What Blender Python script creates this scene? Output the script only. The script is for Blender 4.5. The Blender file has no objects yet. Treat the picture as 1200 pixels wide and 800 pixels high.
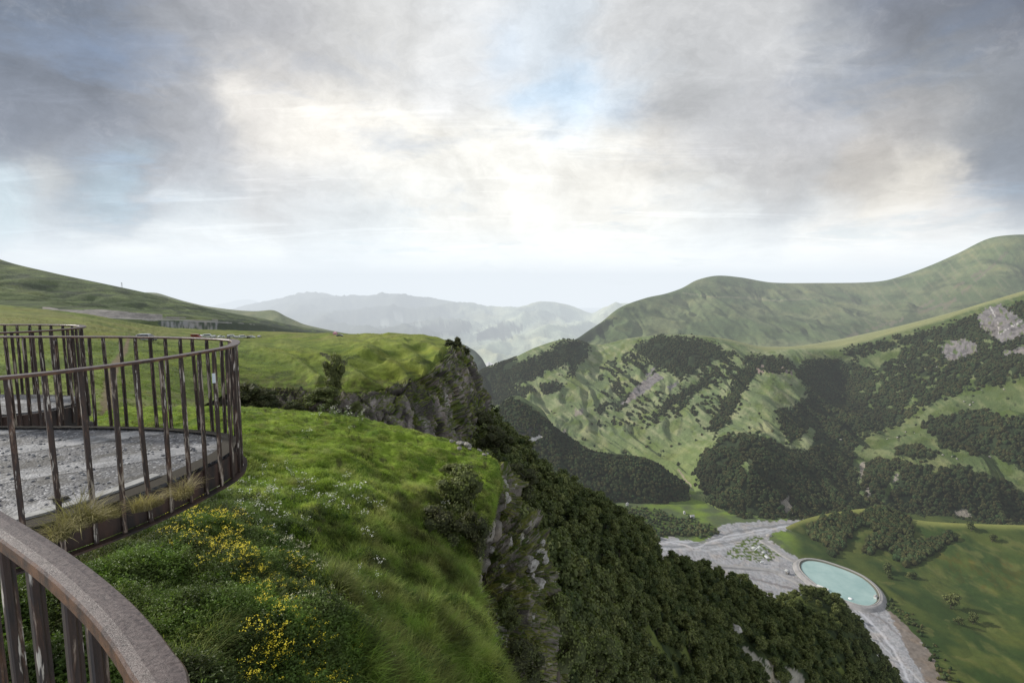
import bpy, bmesh, math, random
import numpy as np
from mathutils import Vector, Matrix
random.seed(7)
rng = np.random.default_rng(7)
R = math.radians
C = bpy.context.scene.collection
scene = bpy.context.scene

# ------------------------------------------------------------------ camera maths
F0 = 600.0
PITCH = math.atan(65.0/600.0)
CP, SP = math.cos(PITCH), math.sin(PITCH)
def P(u, v, Y):
    """world point (camera at the origin, looking along +y, pitched down) seen at photo pixel u, v at ground distance Y"""
    a = (u-600)/F0; b = (400-v)/F0
    d = np.array([a, CP+b*SP, -SP+b*CP])
    return d*(Y/d[1])
def onplane(u, v, z):
    a = (u-600)/F0; b = (400-v)/F0
    d = np.array([a, CP+b*SP, -SP+b*CP])
    return d*(z/d[2])
def project(p):
    p = np.asarray(p); dep = p[..., 1]*CP - p[..., 2]*SP
    dep = np.where(dep < 1e-3, 1e-3, dep)
    return 600+F0*p[..., 0]/dep, 400-F0*(p[..., 1]*SP+p[..., 2]*CP)/dep

# ------------------------------------------------------------------ noise
def _h(ix, iy, iz, s):
    h = (ix.astype(np.int64)*374761393 + iy.astype(np.int64)*668265263 + iz.astype(np.int64)*2147483647 + s*974711) & 0xffffffff
    h = ((h ^ (h >> 13))*1274126177) & 0xffffffff
    h = ((h ^ (h >> 16))*2246822519) & 0xffffffff
    return (h ^ (h >> 15)) & 0xffffffff
def noise3(x, y, z, s=0):
    x, y, z = np.broadcast_arrays(np.asarray(x, float), np.asarray(y, float), np.asarray(z, float))
    xi, yi, zi = np.floor(x), np.floor(y), np.floor(z)
    xf, yf, zf = x-xi, y-yi, z-zi
    fx, fy, fz = [t*t*t*(t*(t*6-15)+10) for t in (xf, yf, zf)]
    r = np.zeros_like(x)
    for dx in (0, 1):
        for dy in (0, 1):
            for dz in (0, 1):
                h = _h(xi+dx, yi+dy, zi+dz, s)
                gx = ((h & 255)/127.5-1); gy = (((h >> 8) & 255)/127.5-1); gz = (((h >> 16) & 255)/127.5-1)
                g = gx*(xf-dx)+gy*(yf-dy)+gz*(zf-dz)
                r += g*(fx if dx else 1-fx)*(fy if dy else 1-fy)*(fz if dz else 1-fz)
    return r*1.3
def fbm(x, y, z=0.0, o=4, s=0, gain=.5, lac=2.03):
    r = 0; a = 1; t = 0
    for i in range(o):
        r = r+a*noise3(np.asarray(x)*lac**i+i*7.3, np.asarray(y)*lac**i-i*3.1, np.asarray(z)*lac**i+i*1.7, s+i)
        t += a; a *= gain
    return r/t*1.4
def ridged(x, y, z=0.0, o=4, s=0):
    r = 0; a = 1; t = 0
    for i in range(o):
        n = 1-np.abs(noise3(np.asarray(x)*2.05**i+i*5.3, np.asarray(y)*2.05**i, np.asarray(z)*2.05**i, s+i))*2.2
        r = r+a*n; t += a; a *= .5
    return r/t
def worley(x, y, z, s=0):
    x, y, z = np.broadcast_arrays(x, y, z)
    xi, yi, zi = np.floor(x), np.floor(y), np.floor(z)
    f1 = np.full(x.shape, 9.); f2 = np.full(x.shape, 9.); cid = np.zeros(x.shape)
    for dx in (-1, 0, 1):
        for dy in (-1, 0, 1):
            for dz in (-1, 0, 1):
                h = _h(xi+dx, yi+dy, zi+dz, s)
                px = xi+dx+(h & 1023)/1023.; py = yi+dy+((h >> 10) & 1023)/1023.; pz = zi+dz+((h >> 20) & 1023)/1023.
                d = np.sqrt((px-x)**2+(py-y)**2+(pz-z)**2)
                near = d < f1
                f2 = np.where(near, f1, np.minimum(f2, d))
                cid = np.where(near, (h & 0xffff)/65535., cid)
                f1 = np.where(near, d, f1)
    return f1, f2, cid
def smooth(a, b, x):
    t = np.clip((x-a)/(b-a), 0, 1); return t*t*(3-2*t)
def mixc(a, b, t):
    a = np.asarray(a, float); b = np.asarray(b, float); t = np.asarray(t)[..., None]
    return a*(1-t)+b*t
def inpoly(u, v, poly):
    r = np.zeros(u.shape, bool); n = len(poly)
    for i in range(n):
        x0, y0 = poly[i]; x1, y1 = poly[(i+1) % n]
        if y0 == y1: continue
        c = ((v < y0) != (v < y1)) & (u < (x1-x0)*(v-y0)/(y1-y0)+x0)
        r ^= c
    return r
def mask(u, v, polys, j=2.5, f=.12, s=3):
    """union of traced outlines with ragged, noisy borders"""
    du = fbm(u*f, v*f, 0, 3, s)*j*2; dv = fbm(u*f, v*f, 9.3, 3, s+11)*j*2
    m = np.zeros(u.shape, bool)
    for p in polys: m |= inpoly(u+du, v+dv, p)
    return m
def pathdist(u, v, pts):
    d = np.full(u.shape, 1e9)
    for (x0, y0), (x1, y1) in zip(pts[:-1], pts[1:]):
        L = (x1-x0)**2+(y1-y0)**2
        t = np.clip(((u-x0)*(x1-x0)+(v-y0)*(y1-y0))/L, 0, 1)
        d = np.minimum(d, np.hypot(u-x0-t*(x1-x0), v-y0-t*(y1-y0)))
    return d

# ------------------------------------------------------------------ object helpers
def tag(o, label=None, cat=None, group=None, kind=None):
    if label: o['label'] = label
    if cat: o['category'] = cat
    if group: o['group'] = group
    if kind: o['kind'] = kind
    return o
def link(name, me, mats, parent=None, loc=None):
    o = bpy.data.objects.new(name, me); C.objects.link(o)
    if me is not None and mats is not None:
        for m in (mats if isinstance(mats, (list, tuple)) else [mats]): me.materials.append(m)
    if parent is not None: o.parent = parent
    if loc is not None: o.location = loc
    return o
def empty(name, loc, rz=0.0, s=1.0):
    o = bpy.data.objects.new(name, None); C.objects.link(o)
    o.location = loc; o.rotation_euler = (0, 0, rz); o.scale = (s, s, s); o.empty_display_size = .5
    return o
def npmesh(name, V, Fc, cols=None, sm=True, mi=None):
    """V (n,3); Fc (m,k) int faces of one size; cols (n,3) point colours"""
    V = np.ascontiguousarray(V, np.float32); Fc = np.ascontiguousarray(Fc, np.int32)
    me = bpy.data.meshes.new(name)
    m, k = Fc.shape
    me.vertices.add(len(V)); me.vertices.foreach_set('co', V.ravel())
    me.loops.add(m*k); me.loops.foreach_set('vertex_index', Fc.ravel())
    me.polygons.add(m)
    me.polygons.foreach_set('loop_start', np.arange(0, m*k, k, dtype=np.int32))
    me.polygons.foreach_set('loop_total', np.full(m, k, np.int32))
    me.polygons.foreach_set('use_smooth', np.full(m, sm, bool))
    if mi is not None: me.polygons.foreach_set('material_index', np.asarray(mi, np.int32))
    if cols is not None:
        a = me.color_attributes.new('Col', 'FLOAT_COLOR', 'POINT')
        a.data.foreach_set('color', np.concatenate([np.clip(cols, 0, 1), np.ones((len(V), 1))], 1).astype(np.float32).ravel())
    me.update(calc_edges=True); me.validate()
    return me
class MB:
    """collects boxes, tubes, lofts -> one mesh"""
    def __init__(s): s.v = []; s.f = []
    def add(s, vs, fs):
        o = len(s.v); s.v += [tuple(map(float, p)) for p in vs]; s.f += [tuple(i+o for i in f) for f in fs]
    def box(s, x0, x1, y0, y1, z0, z1, M=None, bev=0.0):
        if bev > 0:
            b = bev; ring = [(x0+b, y0), (x1-b, y0), (x1, y0+b), (x1, y1-b), (x1-b, y1), (x0+b, y1), (x0, y1-b), (x0, y0+b)]
            vs = [(x, y, z) for z in (z0, z1) for x, y in ring]; n = 8
        else:
            vs = [(x, y, z) for z in (z0, z1) for x, y in ((x0, y0), (x1, y0), (x1, y1), (x0, y1))]; n = 4
        fs = [tuple(range(n))[::-1], tuple(range(n, 2*n))]+[(i, (i+1) % n, n+(i+1) % n, n+i) for i in range(n)]
        if M is not None: vs = [tuple(M @ Vector(p)) for p in vs]
        s.add(vs, fs)
    def tube(s, pts, rad, n=8, cap=True):
        pts = [Vector(p) for p in pts]; rad = rad if hasattr(rad, '__len__') else [rad]*len(pts)
        vs = []; up = Vector((0, 0, 1))
        for i, p in enumerate(pts):
            d = (pts[min(i+1, len(pts)-1)]-pts[max(i-1, 0)]).normalized()
            a = d.cross(up if abs(d.z) < .9 else Vector((1, 0, 0))).normalized(); b = a.cross(d)
            for k in range(n):
                t = 2*math.pi*k/n; vs.append(p+(a*math.cos(t)+b*math.sin(t))*rad[i])
        fs = [(i*n+k, i*n+(k+1) % n, (i+1)*n+(k+1) % n, (i+1)*n+k) for i in range(len(pts)-1) for k in range(n)]
        if cap: fs += [tuple(range(n))[::-1], tuple((len(pts)-1)*n+k for k in range(n))]
        s.add(vs, fs)
    def sweep(s, pts, prof):
        """closed profile [(side, up)] swept along a path, kept upright"""
        pts = [Vector(p) for p in pts]; vs = []; n = len(prof)
        for i, p in enumerate(pts):
            d = pts[min(i+1, len(pts)-1)]-pts[max(i-1, 0)]; d.z = 0; d.normalize()
            a = Vector((d.y, -d.x, 0))
            for (x, z) in prof: vs.append(p+a*x+Vector((0, 0, z)))
        fs = [(i*n+k, i*n+(k+1) % n, (i+1)*n+(k+1) % n, (i+1)*n+k) for i in range(len(pts)-1) for k in range(n)]
        fs += [tuple(range(n))[::-1], tuple((len(pts)-1)*n+k for k in range(n))]
        s.add(vs, fs)
    def mesh(s, name, smooth_=False):
        me = bpy.data.meshes.new(name); me.from_pydata(s.v, [], s.f); me.update()
        bm = bmesh.new(); bm.from_mesh(me); bmesh.ops.recalc_face_normals(bm, faces=bm.faces); bm.to_mesh(me); bm.free()
        if smooth_: me.polygons.foreach_set('use_smooth', [True]*len(me.polygons))
        return me
    def build(s, name, mat, parent=None, smooth_=False, loc=None):
        return link(name, s.mesh(name, smooth_), mat, parent, loc)
def catmull(pts, per, closed=False):
    pts = [np.asarray(p, float) for p in pts]; n = len(pts); out = []
    segs = n if closed else n-1
    for i in range(segs):
        if closed: p0, p1, p2, p3 = pts[(i-1) % n], pts[i], pts[(i+1) % n], pts[(i+2) % n]
        else: p0, p1, p2, p3 = pts[max(i-1, 0)], pts[i], pts[i+1], pts[min(i+2, n-1)]
        for k in range(per):
            t = k/per
            out.append(.5*((2*p1)+(p2-p0)*t+(2*p0-5*p1+4*p2-p3)*t*t+(3*p1-p0-3*p2+p3)*t**3))
    if not closed: out.append(pts[-1])
    return out

# ------------------------------------------------------------------ node helpers
def newmat(name):
    m = bpy.data.materials.new(name); m.use_nodes = True
    nt = m.node_tree; b = nt.nodes['Principled BSDF']
    return m, nt, b
class NB:
    """tiny expression builder for node trees"""
    def __init__(s, nt): s.nt = nt
    def n(s, t, **kw):
        x = s.nt.nodes.new(t)
        for k, v in kw.items(): setattr(x, k, v)
        return x
    def set(s, sock, v):
        if isinstance(v, bpy.types.NodeSocket): s.nt.links.new(v, sock)
        elif v is not None:
            try: sock.default_value = v
            except Exception: sock.default_value = tuple(v)+(1.0,)
    def m(s, op, a, b=None, c=None, clamp=False):
        x = s.n('ShaderNodeMath', operation=op, use_clamp=clamp)
        s.set(x.inputs[0], a)
        if b is not None: s.set(x.inputs[1], b)
        if c is not None: s.set(x.inputs[2], c)
        return x.outputs[0]
    def vm(s, op, a, b=None, scale=None):
        x = s.n('ShaderNodeVectorMath', operation=op)
        s.set(x.inputs[0], a)
        if b is not None: s.set(x.inputs[1], b)
        if scale is not None: s.set(x.inputs['Scale'], scale)
        return x.outputs['Value'] if op in ('DOT_PRODUCT', 'DISTANCE', 'LENGTH') else x.outputs[0]
    def noise(s, vec, scale, detail=4, rough=.5, dist=0.0, out='Fac'):
        x = s.n('ShaderNodeTexNoise'); s.set(x.inputs['Vector'], vec)
        s.set(x.inputs['Scale'], scale); s.set(x.inputs['Detail'], detail); s.set(x.inputs['Roughness'], rough); s.set(x.inputs['Distortion'], dist)
        return x.outputs[out]
    def vor(s, vec, scale, feature='F1', out='Distance'):
        x = s.n('ShaderNodeTexVoronoi', feature=feature); s.set(x.inputs['Vector'], vec); s.set(x.inputs['Scale'], scale)
        return x.outputs[out]
    def mr(s, v, a, b, c=0.0, d=1.0, smoothstep=False):
        x = s.n('ShaderNodeMapRange', interpolation_type='SMOOTHSTEP' if smoothstep else 'LINEAR')
        s.set(x.inputs[0], v)
        for i, q in enumerate((a, b, c, d)): s.set(x.inputs[i+1], q)
        return x.outputs[0]
    def mix(s, f, a, b, mode='MIX'):
        x = s.n('ShaderNodeMix', data_type='RGBA', blend_type=mode)
        s.set(x.inputs[0], f); s.set(x.inputs[6], a if isinstance(a, bpy.types.NodeSocket) else tuple(a)+(1.0,))
        s.set(x.inputs[7], b if isinstance(b, bpy.types.NodeSocket) else tuple(b)+(1.0,))
        return x.outputs[2]
    def mp(s, vec, scale=(1, 1, 1), loc=(0, 0, 0), rot=(0, 0, 0)):
        x = s.n('ShaderNodeMapping'); s.set(x.inputs[0], vec); x.inputs['Scale'].default_value = scale
        x.inputs['Location'].default_value = loc; x.inputs['Rotation'].default_value = rot
        return x.outputs[0]
    def pos(s): return s.n('ShaderNodeNewGeometry').outputs['Position']
    def obj(s): return s.n('ShaderNodeTexCoord').outputs['Object']
    def attr(s, name='Col'): return s.n('ShaderNodeAttribute', attribute_name=name).outputs['Color']
    def rnd(s): return s.n('ShaderNodeObjectInfo').outputs['Random']
    def bump(s, h, strength=.5, dist=.1):
        x = s.n('ShaderNodeBump'); s.set(x.inputs['Height'], h); x.inputs['Strength'].default_value = strength; x.inputs['Distance'].default_value = dist
        return x.outputs[0]

def terrain_mat(name, sc, var=.35, bump=.6, bd=None, rough=.95, fine=True):
    """vertex colour multiplied by real-scale mottling + bump; sc = size in metres of the mottling"""
    m, nt, b = newmat(name); N = NB(nt)
    p = N.pos(); c = N.attr()
    n1 = N.noise(p, 1/sc, 6, .6); n2 = N.noise(p, 6/sc, 5, .65)
    f = N.m('ADD', N.m('MULTIPLY', N.m('SUBTRACT', n1, .5), var*2.2), N.m('MULTIPLY', N.m('SUBTRACT', n2, .5), var*2.4))
    f = N.m('ADD', f, 1.0, clamp=False)
    f = N.m('MAXIMUM', f, .25)
    col = N.vm('SCALE', c, scale=f)
    # slight hue drift toward dry yellow
    col = N.mix(N.mr(N.noise(p, .37/sc, 3, .6), .5, .75, 0, .35), col, N.vm('MULTIPLY', col, (1.45, 1.12, .75)))
    nt.links.new(col, b.inputs['Base Color'])
    b.inputs['Roughness'].default_value = rough; b.inputs['Specular IOR Level'].default_value = .15
    h = N.m('ADD', n1, N.m('MULTIPLY', n2, .35))
    nt.links.new(N.bump(h, bump, bd if bd else sc*.35), b.inputs['Normal'])
    return m
def leaf_mat(name, cols, rough=.6, trans=.25, usecol=False, patch=None):
    """foliage: colour varied per instance and per place"""
    m, nt, b = newmat(name); N = NB(nt)
    r = N.rnd(); p = N.pos()
    base = N.mix(N.mr(r, 0, 1), cols[0], cols[1])
    base = N.mix(N.mr(N.noise(p, .9, 3), .35, .65), base, cols[2])
    if usecol: base = N.vm('MULTIPLY', base, N.attr())
    if patch: base = N.vm('SCALE', base, scale=N.mr(N.noise(p, patch[0], 4, .6), .36, .62, patch[1], patch[2], True))
    nt.links.new(base, b.inputs['Base Color']); b.inputs['Roughness'].default_value = rough
    b.inputs['Specular IOR Level'].default_value = .25
    tr = N.n('ShaderNodeBsdfTranslucent'); nt.links.new(N.vm('MULTIPLY', base, (1.3, 1.4, .7)), tr.inputs[0])
    ms = N.n('ShaderNodeMixShader'); ms.inputs[0].default_value = trans
    nt.links.new(b.outputs[0], ms.inputs[1]); nt.links.new(tr.outputs[0], ms.inputs[2])
    nt.links.new(ms.outputs[0], nt.nodes['Material Output'].inputs['Surface'])
    return m
def plain(name, col, rough=.6, metal=0.0, var=.15, sc=3.0, spec=.5):
    m, nt, b = newmat(name); N = NB(nt)
    n = N.noise(N.obj(), sc, 4, .6)
    c = N.vm('SCALE', tuple(col), scale=N.mr(n, .25, .75, 1-var, 1+var))
    nt.links.new(c, b.inputs['Base Color']); b.inputs['Roughness'].default_value = rough; b.inputs['Metallic'].default_value = metal
    b.inputs['Specular IOR Level'].default_value = spec
    return m

# ------------------------------------------------------------------ lofted terrain sheets
def cr(G, per, axis):
    """catmull-rom resampling of array G along axis; per[i] samples in interval i"""
    G = np.moveaxis(G, axis, 0); n = len(G); out = []
    for i in range(n-1):
        p0, p1, p2, p3 = G[max(i-1, 0)], G[i], G[i+1], G[min(i+2, n-1)]
        L1 = np.linalg.norm(p2-p1, axis=-1, keepdims=True)+1e-6
        m1 = (p2-p0)*.5; m2 = (p3-p1)*.5
        # limit tangents so that uneven spacing does not overshoot
        for m in (m1, m2):
            l = np.linalg.norm(m, axis=-1, keepdims=True)+1e-9
            m *= np.minimum(1, L1*1.0/l)
        for k in range(per[i]):
            t = k/per[i]; t2 = t*t; t3 = t2*t
            out.append((2*t3-3*t2+1)*p1+(t3-2*t2+t)*m1+(-2*t3+3*t2)*p2+(t3-t2)*m2)
    out.append(G[-1])
    return np.moveaxis(np.array(out), 0, axis)
class Sheet:
    def __init__(s, rows, step=1.6, xmax=400):
        G = np.array([[P(*q) if len(q) == 3 else np.array(q[:3]) for q in r] for r in rows])
        s.ctrl = G
        U, Vv = project(G)
        U = np.clip(U, -60, 1260); Vv = np.clip(Vv, -60, 860)
        du = np.hypot(np.diff(U, axis=1), np.diff(Vv, axis=1)).max(0); dv = np.hypot(np.diff(U, axis=0), np.diff(Vv, axis=0)).max(1)
        pc = [int(np.clip(d/step, 3, xmax)) for d in du]; pr = [int(np.clip(d/step, 3, xmax)) for d in dv]
        s.p = cr(cr(G, pc, 1), pr, 0)
        s.rowt = np.concatenate([i+np.arange(n)/n for i, n in enumerate(pr)]+[[len(pr)]])
        s.colt = np.concatenate([i+np.arange(n)/n for i, n in enumerate(pc)]+[[len(pc)]])
    def normals(s):
        a = np.gradient(s.p, axis=1); b = np.gradient(s.p, axis=0)
        n = np.cross(a, b); n /= np.linalg.norm(n, axis=-1, keepdims=True)+1e-9
        if n[..., 2].mean() < 0: n = -n
        return n
    def disp(s, d, along='z'):
        if along == 'z': s.p[..., 2] += d
        else: s.p = s.p+s.normals()*np.asarray(d)[..., None]
    def uv(s): return project(s.p)
    def build(s, name, mat, cols, label=None, cat=None, kind='structure', sm=True):
        nr, nc = s.p.shape[:2]
        idx = np.arange(nr*nc).reshape(nr, nc)
        Fc = np.stack([idx[:-1, :-1], idx[:-1, 1:], idx[1:, 1:], idx[1:, :-1]], -1).reshape(-1, 4)
        n = np.cross(s.p[nr//2, nc//2+1]-s.p[nr//2, nc//2], s.p[nr//2+1, nc//2]-s.p[nr//2, nc//2])
        if n[2] < 0: pass
        o = link(name, npmesh(name, s.p.reshape(-1, 3), Fc, np.asarray(cols).reshape(-1, 3), sm), mat)
        return tag(o, label, cat, kind=kind)
    def scatter(s, n, w, seed=0):
        """n random points on the sheet, probability = world area * w"""
        g = np.random.default_rng(seed)
        p = s.p; a = p[:-1, 1:]-p[:-1, :-1]; b = p[1:, :-1]-p[:-1, :-1]
        ar = np.linalg.norm(np.cross(a, b), axis=-1)*w[:-1, :-1]
        ar = ar.ravel(); cs = np.cumsum(ar)
        if cs[-1] <= 0: return np.zeros((0, 3)), np.zeros(0, int)
        k = np.searchsorted(cs, g.random(n)*cs[-1]); k = np.minimum(k, len(ar)-1)
        i, j = np.unravel_index(k, a.shape[:2])
        r1, r2 = g.random(n)[:, None], g.random(n)[:, None]
        q = p[i, j]*(1-r1)*(1-r2)+p[i, j+1]*r1*(1-r2)+p[i+1, j]*(1-r1)*r2+p[i+1, j+1]*r1*r2
        return q, (i, j)
    def area(s, w):
        p = s.p; a = p[:-1, 1:]-p[:-1, :-1]; b = p[1:, :-1]-p[:-1, :-1]
        return (np.linalg.norm(np.cross(a, b), axis=-1)*w[:-1, :-1]).sum()
    def nearest(s, u, v):
        U, V = s.uv(); k = np.argmin((U-u)**2+(V-v)**2); return s.p.reshape(-1, 3)[k]

# ------------------------------------------------------------------ scattering of uncountable stuff
def gn_scatter(name, pts, scale, rot, variants, tilt=None):
    """one object: instances of the variant meshes on points (only for uncountable stuff)"""
    me = bpy.data.meshes.new(name); n = len(pts)
    me.vertices.add(n); me.vertices.foreach_set('co', np.asarray(pts, np.float32).ravel())
    a = me.attributes.new('sc', 'FLOAT_VECTOR', 'POINT')
    sc = np.asarray(scale, np.float32)
    if sc.ndim == 1: sc = np.repeat(sc[:, None], 3, 1)
    a.data.foreach_set('vector', sc.ravel())
    a = me.attributes.new('ro', 'FLOAT_VECTOR', 'POINT')
    ro = np.zeros((n, 3), np.float32); ro[:, 2] = rot
    if tilt is not None: ro[:, :2] = tilt
    a.data.foreach_set('vector', ro.ravel())
    me.update()
    o = link(name, me, None)
    ng = bpy.data.node_groups.new(name, 'GeometryNodeTree')
    ng.interface.new_socket('Geometry', in_out='INPUT', socket_type='NodeSocketGeometry')
    ng.interface.new_socket('Geometry', in_out='OUTPUT', socket_type='NodeSocketGeometry')
    gi = ng.nodes.new('NodeGroupInput'); go = ng.nodes.new('NodeGroupOutput')
    iop = ng.nodes.new('GeometryNodeInstanceOnPoints')
    g2i = ng.nodes.new('GeometryNodeGeometryToInstance')
    for v in variants:
        oi = ng.nodes.new('GeometryNodeObjectInfo'); oi.inputs['Object'].default_value = v; oi.inputs['As Instance'].default_value = True
        ng.links.new(oi.outputs['Geometry'], g2i.inputs[0])
    ng.links.new(gi.outputs[0], iop.inputs['Points'])
    ng.links.new(g2i.outputs[0], iop.inputs['Instance'])
    iop.inputs['Pick Instance'].default_value = True
    rv = ng.nodes.new('FunctionNodeRandomValue'); rv.data_type = 'INT'
    rv.inputs[4].default_value = 0; rv.inputs[5].default_value = len(variants)-1
    ng.links.new(rv.outputs[2], iop.inputs['Instance Index'])
    for nm, sk in (('sc', 'Scale'), ('ro', 'Rotation')):
        at = ng.nodes.new('GeometryNodeInputNamedAttribute'); at.data_type = 'FLOAT_VECTOR'; at.inputs[0].default_value = nm
        ng.links.new(at.outputs[0], iop.inputs[sk])
    ng.links.new(iop.outputs[0], go.inputs[0])
    md = o.modifiers.new('scatter', 'NODES'); md.node_group = ng
    return o
# ================================================================== camera, world, sun
cam = bpy.data.cameras.new('camera'); cam.lens = 18.0; cam.sensor_width = 36.0; cam.sensor_fit = 'HORIZONTAL'
cam.clip_start = .05; cam.clip_end = 100000
co = bpy.data.objects.new('camera', cam); C.objects.link(co)
co.rotation_euler = (math.pi/2-PITCH, 0, 0); scene.camera = co
scene.view_settings.view_transform = 'Standard'; scene.view_settings.look = 'None'
scene.view_settings.exposure = 0; scene.view_settings.gamma = 1
scene.cycles.volume_bounces = 0
scene.cycles.max_bounces = 6; scene.cycles.diffuse_bounces = 3; scene.cycles.glossy_bounces = 2
scene.cycles.transmission_bounces = 3; scene.cycles.transparent_max_bounces = 8

SUN_AZ, SUN_EL = R(-72), R(27)     # ahead and to the left, behind thin cloud
sd = Vector((math.sin(SUN_AZ)*math.cos(SUN_EL), math.cos(SUN_AZ)*math.cos(SUN_EL), math.sin(SUN_EL)))
sl = bpy.data.lights.new('sun', 'SUN'); sl.energy = 4.6; sl.angle = R(3.5); sl.color = (1, .95, .86)
so = bpy.data.objects.new('sun', sl); C.objects.link(so)
so.rotation_euler = sd.to_track_quat('Z', 'Y').to_euler(); so.location = sd*50

w = bpy.data.worlds.new('World'); scene.world = w; w.use_nodes = True
nt = w.node_tree; nt.nodes.clear(); N = NB(nt)
out = N.n('ShaderNodeOutputWorld'); bg = N.n('ShaderNodeBackground'); bg2 = N.n('ShaderNodeBackground')
sky = N.n('ShaderNodeTexSky', sky_type='NISHITA'); sky.sun_disc = False
sky.sun_elevation = SUN_EL; sky.sun_rotation = SUN_AZ; sky.altitude = 2000
nt.links.new(sky.outputs[0], bg.inputs[0]); bg.inputs[1].default_value = .12
D = N.vm('NORMALIZE', N.n('ShaderNodeTexCoord').outputs['Generated'])
sx = N.n('ShaderNodeSeparateXYZ'); nt.links.new(D, sx.inputs[0]); dx, dy, dz = sx.outputs
# cloud deck: a plane above, seen in perspective
dzz = N.m('ADD', N.m('MAXIMUM', dz, 0.0), .13)
def comb(x, y, z):
    c = N.n('ShaderNodeCombineXYZ'); N.set(c.inputs[0], x); N.set(c.inputs[1], y); N.set(c.inputs[2], z); return c.outputs[0]
deck = comb(N.m('DIVIDE', dx, dzz), N.m('DIVIDE', dy, dzz), 0.0)
wob = N.noise(deck, .55, 4, .55, 0, 'Color')
deckw = N.vm('ADD', deck, N.vm('SCALE', N.vm('SUBTRACT', wob, (.5, .5, .5)), scale=1.1))
# broad light and colour of the cloud cover by compass direction
dyc = N.m('MAXIMUM', dy, .18)
q = comb(N.m('DIVIDE', dx, dyc), N.m('DIVIDE', dz, dyc), 0.0)
w1 = N.noise(comb(N.m('DIVIDE', dx, dyc), N.m('MULTIPLY', N.m('DIVIDE', dz, dyc), 1.6), .3), 3.0, 5, .55, 0, 'Color')
w2 = N.noise(deck, 1.6, 6, .6, .3, 'Color')
qw = N.vm('ADD', q, N.vm('MULTIPLY', N.vm('SUBTRACT', w1, (.5, .5, .5)), (.34, .20, 0)))
qw = N.vm('ADD', qw, N.vm('MULTIPLY', N.vm('SUBTRACT', w2, (.5, .5, .5)), (.12, .08, 0)))
def qd(u, v):
    p = P(u, v, 1.0); return (p[0], p[2], 0)
s2l = lambda c: tuple((x/255/12.92 if x/255 < .04045 else ((x/255+.055)/1.055)**2.4) for x in c)
CTRL = [  # u, v, srgb colour, radius (px)
 (0, 0, (108, 116, 133), 110), (110, 20, (104, 111, 127), 100), (60, 130, (116, 122, 138), 100), (230, 60, (150, 152, 162), 90),
 (330, 10, (176, 176, 184), 90), (440, 20, (206, 205, 209), 90), (560, 20, (214, 215, 222), 80), (640, 30, (206, 216, 232), 60),
 (200, 140, (162, 163, 172), 80), (300, 110, (222, 216, 214), 60), (270, 100, (240, 233, 228), 35), (380, 150, (236, 230, 226), 80), (480, 60, (214, 212, 215), 60),
 (480, 170, (240, 235, 231), 80), (560, 100, (224, 224, 230), 60), (660, 105, (178, 205, 238), 42), (690, 130, (190, 211, 238), 40), (745, 120, (202, 214, 232), 40), (590, 45, (196, 213, 238), 28), (630, 160, (238, 236, 236), 60),
 (100, 190, (148, 153, 168), 70), (0, 240, (186, 202, 216), 60), (120, 218, (176, 200, 220), 40), (60, 205, (205, 206, 208), 30), (220, 200, (176, 178, 188), 60), (330, 205, (196, 195, 201), 60),
 (60, 265, (186, 196, 210), 60), (230, 255, (186, 196, 210), 60), (380, 250, (204, 210, 220), 80), (500, 240, (226, 225, 226), 70), (600, 210, (242, 238, 235), 70),
 (740, 20, (206, 206, 212), 90), (860, 30, (190, 190, 196), 80), (830, 110, (180, 181, 188), 70), (900, 150, (172, 172, 180), 70), (980, 60, (158, 160, 168), 70),
 (1050, 10, (116, 120, 134), 80), (1180, 20, (104, 108, 122), 80), (1100, 90, (140, 143, 152), 70), (1180, 110, (128, 132, 143), 60), (1050, 140, (160, 158, 162), 60),
 (1180, 170, (120, 126, 140), 55), (1190, 230, (128, 136, 152), 55), (1010, 200, (182, 176, 174), 50), (1080, 195, (214, 207, 201), 45), (1060, 230, (222, 216, 211), 50), (1130, 250, (200, 198, 202), 50),
 (700, 210, (238, 234, 231), 70), (790, 200, (214, 209, 207), 60), (800, 250, (196, 204, 216), 55), (900, 250, (186, 192, 204), 60), (980, 262, (214, 213, 216), 50), (900, 205, (182, 178, 178), 50),
 (60, 310, (240, 242, 246), 60), (250, 300, (236, 238, 243), 70), (420, 300, (232, 237, 244), 80), (620, 285, (240, 242, 246), 80), (780, 300, (250, 250, 251), 80), (950, 300, (246, 246, 248), 60), (1080, 275, (236, 234, 236), 50),
 (300, 350, (236, 240, 245), 70), (500, 350, (246, 248, 250), 90), (680, 350, (252, 252, 252), 90), (900, 340, (252, 252, 252), 80), (100, 380, (235, 238, 242), 80), (1150, 330, (230, 232, 236), 80),
 (600, -250, (170, 174, 184), 260), (100, -250, (120, 126, 140), 220), (1100, -250, (120, 126, 140), 220), (-300, 150, (140, 148, 162), 200), (1500, 150, (130, 138, 152), 200)]
acc = None; wacc = None
for (u, v, c, rad) in CTRL:
    d = N.vm('DISTANCE', qw, qd(u, v))
    wt = N.m('EXPONENT', N.m('MULTIPLY', N.m('MULTIPLY', d, d), -1/(rad/600*.72)**2))
    cl = tuple(min(1, x*(1.0+.0*(sum(c)/765 > .78)))*(1, 1.005, .962)[i] for i, x in enumerate(s2l(c)))
    t = N.vm('SCALE', tuple(cl), scale=wt)
    acc = t if acc is None else N.vm('ADD', acc, t)
    wacc = wt if wacc is None else N.m('ADD', wacc, wt)
wacc = N.m('ADD', wacc, 1e-3); acc = N.vm('ADD', acc, tuple(x*1e-3 for x in s2l((190, 195, 205))))
cc = N.vm('SCALE', acc, scale=N.m('DIVIDE', 1.0, wacc))
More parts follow.
